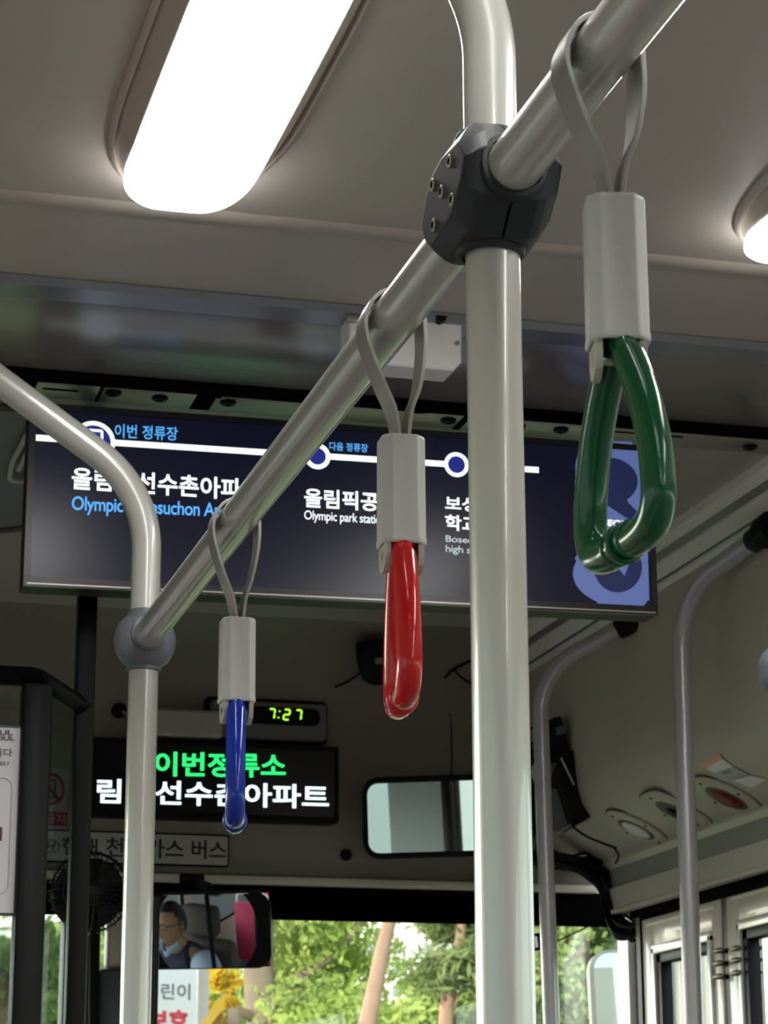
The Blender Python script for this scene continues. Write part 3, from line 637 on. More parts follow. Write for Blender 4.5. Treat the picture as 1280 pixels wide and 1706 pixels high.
LG = mat('led_green', (.05, .4, .1), .5, emit=(.02, .95, .18), es=1.45); LW = mat('led_white', (.5, .5, .5), .5, emit=(.75, .95, 1.0), es=1.6)
txt('이번정류소', 258, 1293, 476, 1296, 1252, LG, .022, YY=YS-.0015, par=dp)
txt('림픽선수촌아파트', 161, 1338, 548, 1348, 1297, LW, .020, YY=YS-.0015, par=dp)
b = MB(); a = at(151, 1250, Y=YS-.0015); c = at(151, 1312, Y=YS-.0015); b.box((a.x, YS-.0015, c.z), (a.x+.0022, YS, a.z)); b.build('edge_pixels', LG, dp)
# clock
x0, z0, x1, z1 = boxpx(384, 1163, 549, 1236, YW-.03, YW)
t = thing('digital_clock', 'grey clock housing with green digits 7:27 above the led sign', 'clock', ((x0+x1)/2, YW, z0))
CLK = mat('clock_housing_grey', (.16, .155, .135), .5)
rbox(MB(), x0-.05, z0-.0, x1, z1, YW-.012, YW, .012).build('recess', BLACKM, t)
rbox(MB(), x0-.04, z0+.004, x1-.005, z1-.008, YW-.03, YW-.010, .010, .004).build('housing', CLK, t)
a0, c0_, a1, c1 = boxpx(384, 1178, 533, 1207, YW-.032, YW)
rbox(MB(), a0, c0_, a1, c1, YW-.033, YW-.028, .014, .001).build('lens', BLACK, t)
CG = mat('clock_digit_green', (.2, .5, .02), .5, emit=(.42, 1.0, .03), es=1.3)
def seg7(ch, px, py, w_, h_, sk):
    segs = {'7': 'abc', '2': 'abged'}[ch]; k = (at(px, py, Y=YW-.034)-Vector((0, 0, CAMZ))).length/F_PX; c = at(px, py, Y=YW-.034); W2, H2 = w_*k/2, h_*k/2; th = 2.4*k
    L = {'a': ((-W2, H2), (W2, H2)), 'b': ((W2, H2), (W2, 0)), 'c': ((W2, 0), (W2, -H2)), 'd': ((-W2, -H2), (W2, -H2)), 'e': ((-W2, 0), (-W2, -H2)), 'f': ((-W2, H2), (-W2, 0)), 'g': ((-W2, 0), (W2, 0))}
    mb = MB()
    for s in segs:
        (ax, az), (bx_, bz) = L[s]; va = Vector((ax+az*sk, 0, az)); vb = Vector((bx_+bz*sk, 0, bz)); dd = (vb-va).normalized()*th*.45; nn = dd.cross(Vector((0, 1, 0))).normalized()*th*.62
        va += dd; vb -= dd; e = dd*.8
        mb.quadbox([c+va-e, c+va+nn, c+vb+nn, c+vb+e, c+vb-nn, c+va-nn], (0, 1, 0), .0008)
    mb.build('digit', CG, t)
seg7('7', 453, 1189, 9.5, 16, .12); seg7('2', 478, 1190.5, 9.5, 17, .12); seg7('7', 497.5, 1191, 9.5, 16, .12)
b = MB()
for (x, y) in ((466, 1185), (464, 1195.5)): b.lathe([(.0018, 0), (.0018, .0008)], at(x, y, Y=YW-.033), (0, -1, 0), 10)
b.build('colon', CG, t)
# plain grey box left of the clock
x0, z0, x1, z1 = boxpx(232, 1181, 372, 1226, YW-.05, YW)
tag(rbox(MB(), x0, z0, x1, z1, YW-.05, YW, .008, .005).build('visor_box', mat('grey_visor_plastic', (.42, .40, .35), .45)), 'plain pale grey flat box above the led sign, left of the clock', 'equipment box')
# bus type board
x0, z0, x1, z1 = boxpx(60, 1386, 382, 1440, YW-.006, YW)
t = thing('bus_type_board', 'grey board with black korean lettering and outline under the led sign', 'sign board', ((x0+x1)/2, YW, z0))
rbox(MB(), x0, z0, x1, z1, YW-.005, YW+.001, .006, .001).build('border', BLACKM, t)
bd = rbox(MB(), x0+.003, z0+.003, x1-.003, z1-.003, YW-.0065, YW-.003, .005, .0005).build('board', mat('board_grey', (.40, .39, .35), .4), t)
LB = mat('black_lettering', (.012, .012, .012), .5)
txt('현대', 103, 1425, 162, 1428, 1394, LB, .02, YY=YW-.0067, par=bd)
txt('천연가스', 176, 1428, 306, 1431, 1395, LB, .02, YY=YW-.0067, par=bd)
txt('버스', 319, 1431, 377, 1433, 1399, LB, .02, YY=YW-.0067, par=bd)
cc = at(84, 1410, Y=YW-.0070); b = MB(); b.sweep([cc+Vector((.0175*math.cos(a), 0, .0125*math.sin(a))) for a in np.linspace(0, 2*math.pi, 33)[:-1]], .0011, 6, closed=True)
b.strip([cc+Vector((-.009, 0, -.008)), cc+Vector((-.003, 0, .009))], (0, 1, 0), .001, .003); b.strip([cc+Vector((.003, 0, -.009)), cc+Vector((.009, 0, .008))], (0, 1, 0), .001, .003); b.strip([cc+Vector((-.006, 0, -.002)), cc+Vector((.006, 0, .002))], (0, 1, 0), .001, .003)
b.build('emblem', LB, bd)
# no-phone notice
x0, z0, x1, z1 = boxpx(70, 1280, 113, 1384, YW-.004, YW)
t = thing('notice_sticker', 'white notice with red prohibition circle and red text, left of the led sign', 'notice', ((x0+x1)/2, YW, z0))
st_ = MB(); st_.box((x0-.004, YW-.003, z0), (x1, YW, z1)); st_ = st_.build('sheet', mat('notice_paper', (.30, .28, .28), .5), t)
RN = mat('notice_red', (.22, .012, .02), .5)
cc = at(84, 1315, Y=YW-.0035); b = MB(); b.sweep([cc+Vector((.026*math.cos(a), 0, .030*math.sin(a))) for a in np.linspace(0, 2*math.pi, 41)[:-1]], .0030, 6, closed=True)
b.strip([cc+Vector((-.018, 0, .022)), cc+Vector((.018, 0, -.022))], (0, 1, 0), .001, .006); b.build('prohibition_circle', RN, st_)
b = MB(); ph = [cc+Vector(q) for q in ((-.008, -.0005, -.016), (.009, -.0005, -.016), (.009, -.0005, .018), (-.008, -.0005, .018))]
[b.strip([ph[i], ph[(i+1) % 4]], (0, 1, 0), .001, .003) for i in range(4)]; b.build('phone_icon', LB, st_)
a = at(72, 1352, Y=YW-.0035); c = at(111, 1376, Y=YW-.0035); b = MB(); b.box((a.x-.002, YW-.0042, c.z), (c.x, YW-.003, a.z)); rb = b.build('text_block', RN, st_)
txt('금지', 75, 1371, 108, 1373, 1355, mat('notice_pale', (.45, .30, .30), .5), .01, YY=YW-.0044, par=rb)
# black dome camera and its cable, grommets
c = at(628, 1098, Y=4.50)
t = thing('dome_camera', 'black dome camera hanging at the front ceiling edge, behind the red ring', 'camera', c+Vector((0, 0, .03)))
b = MB(); b.lathe([(.012, -.052), (.026, -.045), (.036, -.028), (.041, -.005), (.043, .012), (.043, .030)], c, (0, 0, 1), 28); b.build('dome', BLACK, t)
p = at(632, 1101, Y=4.452); b = MB(); b.box(p+Vector((-.008, -.002, -.006)), p+Vector((.008, .004, .006)), .001); b.build('label_patch', mat('grey_patch', (.25, .25, .25), .4), t)
b = MB(); b.sweep(crom([at(612, 1117, Y=4.50), at(600, 1122, Y=4.55), at(575, 1138, Y=4.60), at(552, 1147, Y=4.64), at(545, 1153, Y=4.645)], 6), .0026, 8)
b.lathe([(.009, 0), (.009, .012), (.006, .016)], at(545, 1152, Y=YW), (0, -1, 0), 14)
tag(b.build('cable', BLACK), 'thin black cable running left from the dome camera to the bulkhead', 'cable')
b = MB(); b.sweep(crom([at(790, 1098, Y=4.56), at(757, 1115, Y=4.58), at(745, 1125, Y=4.60), at(735, 1134, Y=4.62)], 6), .003, 8); b.sweep(crom([at(757, 1115, Y=4.58), at(768, 1128, Y=4.6), at(790, 1142, Y=4.6)], 5), .0022, 8)
tag(b.build('cable', BLACK), 'dark cable knot on the bulkhead between red ring and middle pole', 'cable')
c = at(198, 1184, Y=YW-.004); t = thing('rubber_grommet', 'round black knob on the bulkhead left of the left pole', 'grommet', c)
b = MB(); b.lathe([(.0155, 0), (.0155, .010), (.013, .016), (.006, .018)], c+Vector((0, .004, 0)), (0, -1, 0), 24); b.build('knob', BLACK, t)
b = MB(); b.sweep(crom([c+Vector((.006, -.012, -.003)), c+Vector((.016, -.018, -.012)), c+Vector((.03, -.014, -.028))], 5), .0028, 8); b.build('lead', mat('grey_lead', (.3, .29, .25), .5), t)
c = at(576, 1425, Y=YW); b = MB(); b.lathe([(.012, 0), (.012, .006), (.009, .010), (.003, .011)], c, (0, -1, 0), 20); tag(b.build('rubber_grommet', BLACK), 'small round black cap on the bulkhead left of the passenger mirror', 'grommet')
# passenger mirror (upper) ------------------------------------------------
def mirror(name, label, corners_px, Yc, target, rad, depth, glass_inset, convex=0, rim=BLACK, tint=None):
    MIRROR = mat('mirror_silver', (.93, .95, .93), .015, metal=1) if tint is None else mat('mirror_tinted', tint, .015, metal=1)
    ctr = at(sum(p[0] for p in corners_px)/4, sum(p[1] for p in corners_px)/4, Y=Yc)
    din = (ctr-Vector((0, 0, CAMZ))).normalized(); dout = (Vector(target)-ctr).normalized(); n = (dout-din).normalized()
    ex = Vector((0, 0, 1)).cross(n).normalized(); ey = n.cross(ex).normalized()
    pts = [on_plane(x, y, ctr, n) for x, y in corners_px]; us = [(p-ctr).dot(ex) for p in pts]; vs = [(p-ctr).dot(ey) for p in pts]
    u0 = (us[0]+us[3])/2; u1 = (us[1]+us[2])/2; v1 = (vs[0]+vs[1])/2; v0 = (vs[2]+vs[3])/2
    if u0 > u1: u0, u1 = u1, u0
    t = thing(name, label, 'mirror', ctr)
    b = MB(); b.prism(rrect(u0, v0, u1, v1, rad), ctr-n*depth, ex, ey, depth, .004); b.build('mirror_shell', rim, t)
    gi = glass_inset; poly = rrect(u0+gi, v0+gi, u1-gi, v1-gi, max(rad-gi, .004), 8)
    b = MB()
    if convex:
        nu = 40; V0 = []; fs = []
        for i in range(nu+1):
            for j in range(nu+1):
                u, v = u0+gi+(u1-u0-2*gi)*i/nu, v0+gi+(v1-v0-2*gi)*j/nu; V0.append(ctr+ex*u+ey*v+n*(.0045-(u*u+v*v)/(2*convex)))
        for i in range(nu):
            for j in range(nu): k = i*(nu+1)+j; fs.append((k, k+1, k+nu+2, k+nu+1))
        b.add(V0, fs); b.build('mirror_glass', MIRROR, t, 80)
    else:
        b.prism(poly, ctr+n*.0004, ex, ey, .0008); b.build('mirror_glass', MIRROR, t)
    return t, ctr, n, ex, ey
mt, mc, mn, mex, mey = mirror('passenger_mirror', 'rounded black framed mirror on the front bulkhead, reflecting a pale bright window', [(602, 1290), (862, 1293), (866, 1436), (604, 1422)], 4.50, (-.42, 2.05, 1.60), .035, .025, .0125)
b = MB(); b.sweep([mc-mn*.02, mc-mn*.02+Vector((0, .13, .03))], .010, 14); b.build('mirror_arm', BLACK, mt)
# driver mirror
dt, dc, dn, dex, dey = mirror('driver_mirror', 'black rear view mirror at the windscreen top, reflecting the driver', [(236, 1486), (452, 1488), (450, 1618), (238, 1612)], 4.42, (.30, 3.68, 1.40), .028, .020, .003, 1.1, tint=(.55, .58, .60))
b = MB(); b.sweep([dc-dn*.015, dc-dn*.015+Vector((.01, .06, .09)), Vector((dc.x+.01, YW+.01, 1.853))], .008, 12); b.box(Vector((dc.x-.015, YW-.02, 1.845)), Vector((dc.x+.035, YW, 1.862)), .003); b.build('mirror_arm', BLACK, dt)
# ------------------------------------------------------------------ right corner: black device, wires, downlights, papers
def cove_frame(y, z):
    """point on the cove at height z, with outward (room side) normal"""
    for (a, c) in zip(cove[:-1], cove[1:]):
        if c[1] <= z <= a[1]:
            k = (z-c[1])/(a[1]-c[1]); x = c[0]+(a[0]-c[0])*k; d = Vector((a[0]-c[0], 0, a[1]-c[1])).normalized(); return Vector((x, y, z)), Vector((-d.z, 0, d.x))
t = thing('ticket_display_unit', 'slanted black box unit hanging on the side cove behind the farther door pole', 'equipment box', at(950, 1290, Y=4.35))
UY = 4.33
b = MB(); q = [at(x, y, Y=UY) for x, y in ((948, 1248), (964, 1252), (996, 1345), (984, 1362), (955, 1378), (930, 1300))]; b.quadbox(q, (.1, 1, 0), .09); bo = b.build('body', BLACK, t)
bv = bo.modifiers.new('bev', 'BEVEL'); bv.width = .004; bv.segments = 2
b = MB(); q = [at(x, y, Y=UY+.01) for x, y in ((924, 1195), (934, 1193), (948, 1240), (950, 1262), (930, 1266), (924, 1230))]; b.quadbox(q, (0, 1, 0), .05); b.build('bracket', BLACK, t)
b = MB(); q = [at(x, y, Y=UY-.002) for x, y in ((928, 1212), (943, 1208), (946, 1220), (930, 1224))]; b.quadbox(q, (0, 1, 0), .01); b.build('clip', mat('dark_steel_clip', (.12, .13, .15), .3), t)
b = MB(); b.sweep([at(935, 1262, Y=UY-.006), at(957, 1308, Y=UY-.006)], .0022, 8); b.build('rod', STEEL, t)
b = MB(); q = [at(x, y, Y=UY+.03) for x, y in ((930, 1300), (953, 1372), (951, 1376), (932, 1386), (925, 1384), (925, 1330))]; b.quadbox(q, (0, 1, 0), .03); b.build('side_panel', mat('dark_grey_panel', (.14, .14, .14), .5), t)
b = MB(); b.sweep([at(928, 1388, Y=UY+.01), at(952, 1374, Y=UY+.01)], .003, 8); b.build('lower_rod', STEEL, t)
b = MB(); b.sweep(crom([at(953, 1376, Y=4.33), at(975, 1392, Y=4.34), at(1005, 1405, Y=4.35), at(1027, 1413, Y=4.36)], 6), .0026, 8); b.sweep(crom([at(1022, 1411, Y=4.36), at(1031, 1425, Y=4.38), at(1026, 1438, Y=4.42)], 6), .0022, 8)
tag(b.build('cable', BLACK), 'thin black cable along the shelf underside from the black unit to the corner', 'cable')
# second black unit between the poles
t = thing('card_reader_monitor', 'narrow black unit with a pale patch seen between middle pole and door pole', 'equipment box', at(888, 1320, Y=4.45))
b = MB(); q = [at(x, y, Y=4.42) for x, y in ((876, 1235), (886, 1240), (894, 1265), (897, 1320), (899, 1385), (884, 1400))]; b.quadbox(q, (0, 1, 0), .08); b.build('body', BLACK, t)
b = MB(); q = [at(x, y, Y=4.415) for x, y in ((896, 1268), (889, 1274), (886, 1288), (892, 1305), (898, 1318), (901, 1350), (903, 1300), (903, 1268))]; b.quadbox(q, (0, 1, 0), .01); b.build('pale_lens', mat('pale_lens', (.62, .64, .56), .4), t)
b = MB(); b.sweep(crom([at(872, 1205, Y=4.44), at(888, 1215, Y=4.44), at(896, 1226, Y=4.44), at(905, 1236, Y=4.44)], 5), .002, 8); b.sweep(crom([at(872, 1236, Y=4.44), at(886, 1238, Y=4.44), at(900, 1250, Y=4.44)], 5), .003, 8); b.build('wire', BLACK, t)
# harness in the corner: many wires
rnd = random.Random(4)
hp = [[(905, 1432, 4.56), (935, 1438, 4.56), (965, 1437, 4.57), (1000, 1440, 4.57), (1015, 1455, 4.57), (1017, 1490, 4.56), (1024, 1520, 4.55), (1035, 1545, 4.53), (1064, 1560, 4.46)],
      [(880, 1428, 4.56), (950, 1441, 4.55), (985, 1456, 4.55), (1003, 1475, 4.55), (1012, 1510, 4.54), (1030, 1548, 4.50), (1062, 1552, 4.46)]]
b = MB()
for k in range(44):
    base = hp[k % 2]; off = Vector((rnd.uniform(-.012, .012), rnd.uniform(-.02, .01), rnd.uniform(-.013, .013)))
    b.sweep(crom([at(x, y, Y=yy)+off*(.3+.9*abs(math.sin(i*1.3+k)))+Vector((rnd.uniform(-.003, .003), 0, rnd.uniform(-.004, .004))) for i, (x, y, yy) in enumerate(base)], 5), rnd.uniform(.0028, .0055), 7)
for k in range(8):
    yy = rnd.uniform(-.012, .012)
    b.sweep(crom([at(1012+rnd.uniform(-8, 10), 1436+rnd.uniform(-8, 6), Y=4.55), at(1016+rnd.uniform(-10, 8), 1465, Y=4.54), at(1018+rnd.uniform(-8, 8), 1500, Y=4.54), at(1024+rnd.uniform(-8, 8), 1530, Y=4.53)], 5), .004, 7)
b.sweep(crom([at(1016, 1490, Y=4.52), at(1012, 1515, Y=4.52), at(985, 1540, Y=4.53), at(950, 1558, Y=4.55), at(925, 1570, Y=4.56)], 6), .0016, 6)
tag(b.build('wire_harness', BLACK), 'tangled bundle of black wires in the corner of bulkhead and side cove', 'wires')
b = MB(); b.sweep(crom([at(888, 1420, Y=4.60), at(896, 1424, Y=4.60), at(893, 1434, Y=4.60), at(900, 1440, Y=4.60)], 6), .002, 8)
tag(b.build('cable', BLACK), 'small curled black wire between the middle pole and the farther door pole', 'cable')
# shelf fixtures: frame on the sloping shelf
s0, s1 = Vector((cove[-3][0], 0, cove[-3][1])), Vector((cove[-1][0], 0, cove[-1][1]))
sh_n = Vector((-(s0.z-s1.z), 0, -(s1.x-s0.x))).normalized(); sh_u = (s1-s0).normalized()
SP = (s0+s1)/2
def onshelf(px, py, off=0): return on_plane(px, py, SP+sh_n*off, sh_n)
def oval_fix(name, label, cat, px, py, a, c, m_lens, lens_a, lens_c, nb=3, sq=1.0, grp=None):
    p = onshelf(px, py); t = thing(name, label, cat, p); ey = Vector((0, 1, 0)); ex = sh_u; nn = sh_n
    def ov(A, C, n=36, e=1.0): return [(A*abs(math.cos(q))**e*(1 if math.cos(q) > 0 else -1), C*abs(math.sin(q))**e*(1 if math.sin(q) > 0 else -1)) for q in np.linspace(0, 2*math.pi, n+1)[:-1]]
    def rings(lst, nm, mm, par):
        vs = []; fs = []; n = 36
        for (A, C, hgt, e) in lst: vs += [p+ey*u+ex*v+nn*hgt for (u, v) in ov(A, C, n, e)]
        for i in range(len(lst)-1):
            for k in range(n): fs.append((i*n+k, i*n+(k+1) % n, (i+1)*n+(k+1) % n, (i+1)*n+k))
        fs.append(tuple(range(n))); fs.append(tuple((len(lst)-1)*n+k for k in range(n))); b = MB(); b.add(vs, fs); return b.build(nm, mm, par, 40)
    rings([(a, c, -.002, sq), (a, c, .002, sq), (a*.97, c*.95, .0045, sq), (a*.62, c*.60, .006, 1), (a*.58, c*.56, .002, 1)], 'bezel', BEIGE, t)
    rings([(a*1.02, c*1.04, -.002, sq), (a*1.02, c*1.04, .0008, sq)], 'shadow_gap', mat('gap_dark', (.10, .095, .075), .7), t)
    rings([(a*.59, c*.57, .001, 1), (a*.59, c*.57, .0062, 1), (a*.54, c*.5, .0068, 1)], 'lens_ring', mat('dark_ring', (.07, .065, .05), .5), t)
    rings([(lens_a, lens_c, .002, 1), (lens_a, lens_c, .0075, 1), (lens_a*.8, lens_c*.75, .011, 1), (lens_a*.4, lens_c*.4, .0125, 1)], 'lens', m_lens, t)
    for (u, v) in ((.82, 0), (-.82, 0), (0, .8), (0, -.8))[:4]:
        b = MB(); b.lathe([(.0028, 0), (.0028, .0022)], p+ey*a*u+ex*c*v+nn*.004, nn, 10); b.build('screw', BLACKM, t)
    return t
oval_fix('step_lamp', 'oval lamp with clear lens under the side shelf, nearest the corner', 'lamp', 1062, 1378, .058, .066, mat('clear_lens', (.75, .72, .66), .3), .027, .030)
oval_fix('door_speaker_plate', 'squarish beige plate with a round dark fitting, partly behind the nearer door pole', 'fixture', 1126, 1348, .058, .064, BLACK, .016, .018, sq=.55)
oval_fix('red_signal_lamp', 'oval beige fixture with dark red lens under the side shelf', 'lamp', 1213, 1326, .062, .068, mat('dark_red_lens', (.16, .004, .008), .35, spec=.2), .030, .033)
# papers taped to the cove
PAP = mat('taped_paper', (.92, .90, .84), .6); PNK = mat('pink_strip', (.95, .42, .36), .5)
t = thing('taped_notice', 'white notice slips with a pink strip taped to the side cove above the red lamp', 'notice', at(1225, 1290, Y=3.75))
crn = cove[5:8]
def cv(px, py):   # nearest cove facet hit
    best = None
    for (a, c) in zip(cove[:-1], cove[1:]):
        A = Vector((a[0], 0, a[1])); d = Vector((c[0]-a[0], 0, c[1]-a[1])).normalized(); n = Vector((d.z, 0, -d.x)); n = n if n.x < 0 else -n
        h = on_plane(px, py, A+n*.0012, n); k = (h-A).dot(d); L = math.hypot(c[0]-a[0], c[1]-a[1])
        if -.0005 <= k <= L+.0005: return h, n
    return on_plane(px, py, Vector((1.6, 0, 2.0)), Vector((-1, 0, 0))), Vector((-1, 0, 0))
def paper(px, m, name, th=.0006):
    """quad split into a grid and laid on the cove"""
    (a, b_, c, d) = [Vector((x, y)) for x, y in px]; n = 10; vs = []; vs2 = []; fs = []
    for i in range(n+1):
        for j in range(n+1):
            u, v = i/n, j/n; q = (a*(1-u)+b_*u)*(1-v)+(d*(1-u)+c*u)*v; h, nn = cv(q.x, q.y); vs.append(h); vs2.append(h+nn*th)
    N = (n+1)**2
    for i in range(n):
        for j in range(n):
            k = i*(n+1)+j; fs.append((k+N, k+1+N, k+n+2+N, k+n+1+N)); fs.append((k, k+n+1, k+n+2, k+1))
    b = MB(); b.add(vs+vs2, fs); return b.build(name, m, t, 80)
paper([(1176, 1279), (1203, 1263), (1222, 1277), (1190, 1287)], PAP, 'slip')
paper([(1169, 1273), (1200, 1256), (1205, 1264), (1174, 1281)], PNK, 'pink_strip', .0010)
paper([(1190, 1287), (1222, 1277), (1250, 1291), (1220, 1298)], mat('grey_paper', (.50, .49, .45), .6), 'slip')
paper([(1220, 1300), (1252, 1292), (1278, 1298), (1253, 1312)], PAP, 'slip')
b = paper([(1203, 1286), (1217, 1281), (1219, 1286), (1206, 1290)], mat('grey_print', (.28, .27, .25), .6), 'print', .0012)
# ------------------------------------------------------------------ roof hatch behind the left end of the screen
t = thing('roof_hatch', 'dark grey roof hatch with pale handle outline, left of the screen', 'roof hatch', (.2, 3.6, CZ))
hx1 = at(60, 800, Z=CZ).x; hy0 = at(20, 700, Z=CZ).y; hy1 = at(20, 880, Z=CZ).y
rr_ = rrect(hx1-.62, hy0-.06, hx1+.03, hy1, .10, 10)
b = MB(); b.prism([(u, -v) for (u, v) in rr_], (0, 0, CZ-.004), (1, 0, 0), (0, -1, 0), -.010, .002)
b.build('hatch_panel', mat('hatch_grey', (.17, .17, .175), .45), t)
b = MB(); b.sweep([Vector((u, v, CZ-.004)) for (u, v) in rrect(hx1-.63, hy0-.07, hx1+.04, hy1+.01, .10, 10)], .006, 8, closed=True); b.build('hatch_rim', mat('hatch_rim', (.10, .095, .08), .5), t)
HL = mat('pale_handle', (.55, .53, .50), .4)
b = MB(); b.sweep(fillet([at(46, 722, Z=CZ-.012), at(20, 770, Z=CZ-.012), at(15, 800, Z=CZ-.012), at(48, 803, Z=CZ-.012), at(70, 803, Z=CZ-.012)], .02, 6), .0042, 10)
b.sweep([at(46, 752, Z=CZ-.012), at(31, 783, Z=CZ-.012)], .004, 10); b.build('hatch_handle', HL, t)
# ------------------------------------------------------------------ driver partition
ZP = at(138, 1163, Y=3.20).z
A_ = at(62, 1128, Y=3.10); A_ = ray(62, 1128)*((ZP-CAMZ)/ray(62, 1128).z)+Vector((0, 0, CAMZ))
Bx = at(138, 1250, Y=3.20).x
t = thing('driver_partition', 'black framed glass partition beside the driver at the lower left', 'partition', (A_.x, A_.y, 0))
b = MB(); b.box((A_.x-.020, A_.y-.018, 0), (A_.x+.020, A_.y+.018, ZP-.01), .006, 2); b.build('post', BLACK, t)
b = MB(); b.box((Bx-.0135, 3.19, 0), (Bx+.0135, 3.215, CZ), .003, 2); b.build('post', BLACK, t)
b = MB()
b.sweep(fillet([(A_.x-.60, A_.y, ZP), (A_.x+.002, A_.y, ZP), (Bx, 3.20, ZP-.012)], .03, 8), .0135, 4); b.build('top_rail', BLACK, t)
b = MB(); b.box((A_.x-.60, A_.y-.003, .9), (A_.x-.02, A_.y+.003, ZP-.012)); b.build('glass_panel', GLP, t)
b = MB(); b.quadbox([(A_.x+.018, A_.y, .9), (Bx-.012, 3.20, .9), (Bx-.012, 3.20, ZP-.02), (A_.x+.018, A_.y, ZP-.01)], (-.6, .8, 0), .004); b.build('glass_panel', GLP, t)
b = MB(); b.box((A_.x-.60, A_.y-.010, .86), (Bx, 3.215, .92)); b.build('bottom_rail', BLACK, t)
x2 = at(257, 1600, Y=3.6).x
b = MB(); b.box((x2-.010, 3.6, 0), (x2+.0075, 3.625, at(255, 1492, Y=3.6).z), .002); tag(b.build('partition_post', BLACK), 'slim black post directly right of the left pole below the rear view mirror', 'post')
# poster on the partition glass
YP = A_.y-.004
x1p = at(33, 1300, Y=YP).x; zt_ = at(20, 1213, Y=YP).z; zb__ = at(10, 1521, Y=YP).z
t = thing('information_poster', 'white poster with korean text on the driver partition at the left edge', 'poster', (x1p-.1, YP, zb__))
b = MB(); b.box((x1p-.20, YP-.001, zb__), (x1p, YP+.0005, zt_)); ps = b.build('sheet', mat('poster_white', (.66, .67, .69), .45), t)
b = MB(); b.box((x1p-.20, YP-.0015, zb__-.004), (x1p+.002, YP+.0003, zb__)); b.box((x1p, YP-.0015, zb__), (x1p+.003, YP+.0003, zt_)); b.box((x1p-.20, YP-.0015, zt_), (x1p+.003, YP+.0003, zt_+.003)); b.build('edge_strip', mat('poster_edge_green', (.02, .05, .035), .4), ps)
GY = YP-.0014; TX = mat('poster_text_grey', (.05, .05, .055), .5); TX2 = mat('poster_line_grey', (.30, .31, .31), .5)
txt('안내드립니다', -76, 1259, 20, 1261, 1245, TX, .008, YY=GY, par=ps)
txt('이용해 주세요!', -76, 1276, 14, 1276, 1268, TX, .004, YY=GY, par=ps)
txt('SEOUL', -34, 1225, 21, 1225, 1216.5, TX, .03, YY=GY, par=ps); txt('MY SOUL', -40, 1234, 24, 1234, 1226, TX, .03, YY=GY, par=ps)
a = at(18, 1297, Y=GY); c = at(12, 1490, Y=GY)
b = MB(); b.sweep([Vector((u, GY, v)) for (u, v) in rrect(x1p-.19, c.z, at(18, 1350, Y=GY).x, a.z, .012)], .0005, 6, closed=True); b.build('rounded_outline', TX2, ps)
a = at(4, 1378, Y=GY); c = at(4, 1401, Y=GY); b = MB(); b.box((a.x-.05, GY, c.z), (a.x, GY+.0008, a.z)); b.build('maroon_block', mat('maroon', (.09, .01, .04), .5), ps)
# fan of the driver
c = at(150, 1487, Y=3.95)
t = thing('driver_fan', 'black caged fan silhouette at the lower left behind the partition', 'fan', c)
b = MB()
for k in range(28):
    a = 2*math.pi*k/28; d = Vector((math.cos(a), 0, math.sin(a)))
    b.sweep(crom([c+d*.012+Vector((0, -.05, 0)), c+d*.045+Vector((0, -.045, 0)), c+d*.066+Vector((0, -.02, 0)), c+d*.066+Vector((0, .01, 0)), c+d*.02+Vector((0, .04, 0))], 4), .0011, 5)
for rr2, yy in ((.066, -.015), (.066, 0), (.05, -.042), (.03, -.049)): b.sweep([c+Vector((rr2*math.cos(a), yy, rr2*math.sin(a))) for a in np.linspace(0, 2*math.pi, 33)[:-1]], .0014, 6, closed=True)
b.build('cage', BLACK, t)
b = MB(); b.lathe([(.016, -.035), (.018, 0), (.026, .02), (.022, .07)], c, (0, 1, 0), 20)
b.sweep(crom([c+Vector((0, .05, 0)), c+Vector((.0, .05, -.07)), c+Vector((.01, .05, -.5))], 5), .010, 10)
b.lathe([(.02, .012), (.060, .016), (.060, .022), (.03, .03)], c, (0, 1, 0), 28); b.build('motor_and_stem', BLACK, t)
for k in range(4):
    a = math.pi/2*k; e1 = Vector((math.cos(a), 0, math.sin(a))); e2 = Vector((-math.sin(a), 0, math.cos(a)))
    b = MB(); b.quadbox([c+e1*.012-e2*.008+Vector((0, -.01, 0)), c+e1*.055-e2*.018+Vector((0, -.018, 0)), c+e1*.058+e2*.020+Vector((0, .005, 0)), c+e1*.012+e2*.010+Vector((0, 0, 0))], (0, 1, 0), .0015); b.build('blade', BLACK, t)
# A-pillar / driver side post parts at lower left
b = MB(); q0 = at(158, 1560, Y=4.58); b.box((q0.x-.06, 4.58, 0), (q0.x+.012, 4.64, at(150, 1530, Y=4.58).z), .006)
tag(b.build('dash_column', BLACK), 'black column rising behind the driver partition, left of the left pole', 'column')
b = MB(); q0 = at(181, 1560, Y=4.58); q1 = at(198, 1560, Y=4.58); b.box((q0.x, 4.58, at(190, 1612, Y=4.58).z), (q1.x+.03, 4.64, at(190, 1518, Y=4.58).z), .008, 3)
tag(b.build('tissue_box', mat('warm_beige_box', (.40, .34, .26), .45)), 'beige upright box on the dash column just left of the left pole', 'box')
b = MB(); q0 = at(168, 1650, Y=4.57); q1 = at(200, 1650, Y=4.57); b.box((q0.x, 4.57, .85), (q1.x+.04, 4.65, at(190, 1613, Y=4.57).z), .006, 2)
tag(b.build('dash_cabinet', mat('dark_blue_grey', (.03, .032, .04), .4)), 'dark blue grey cabinet under the beige box left of the left pole', 'cabinet')
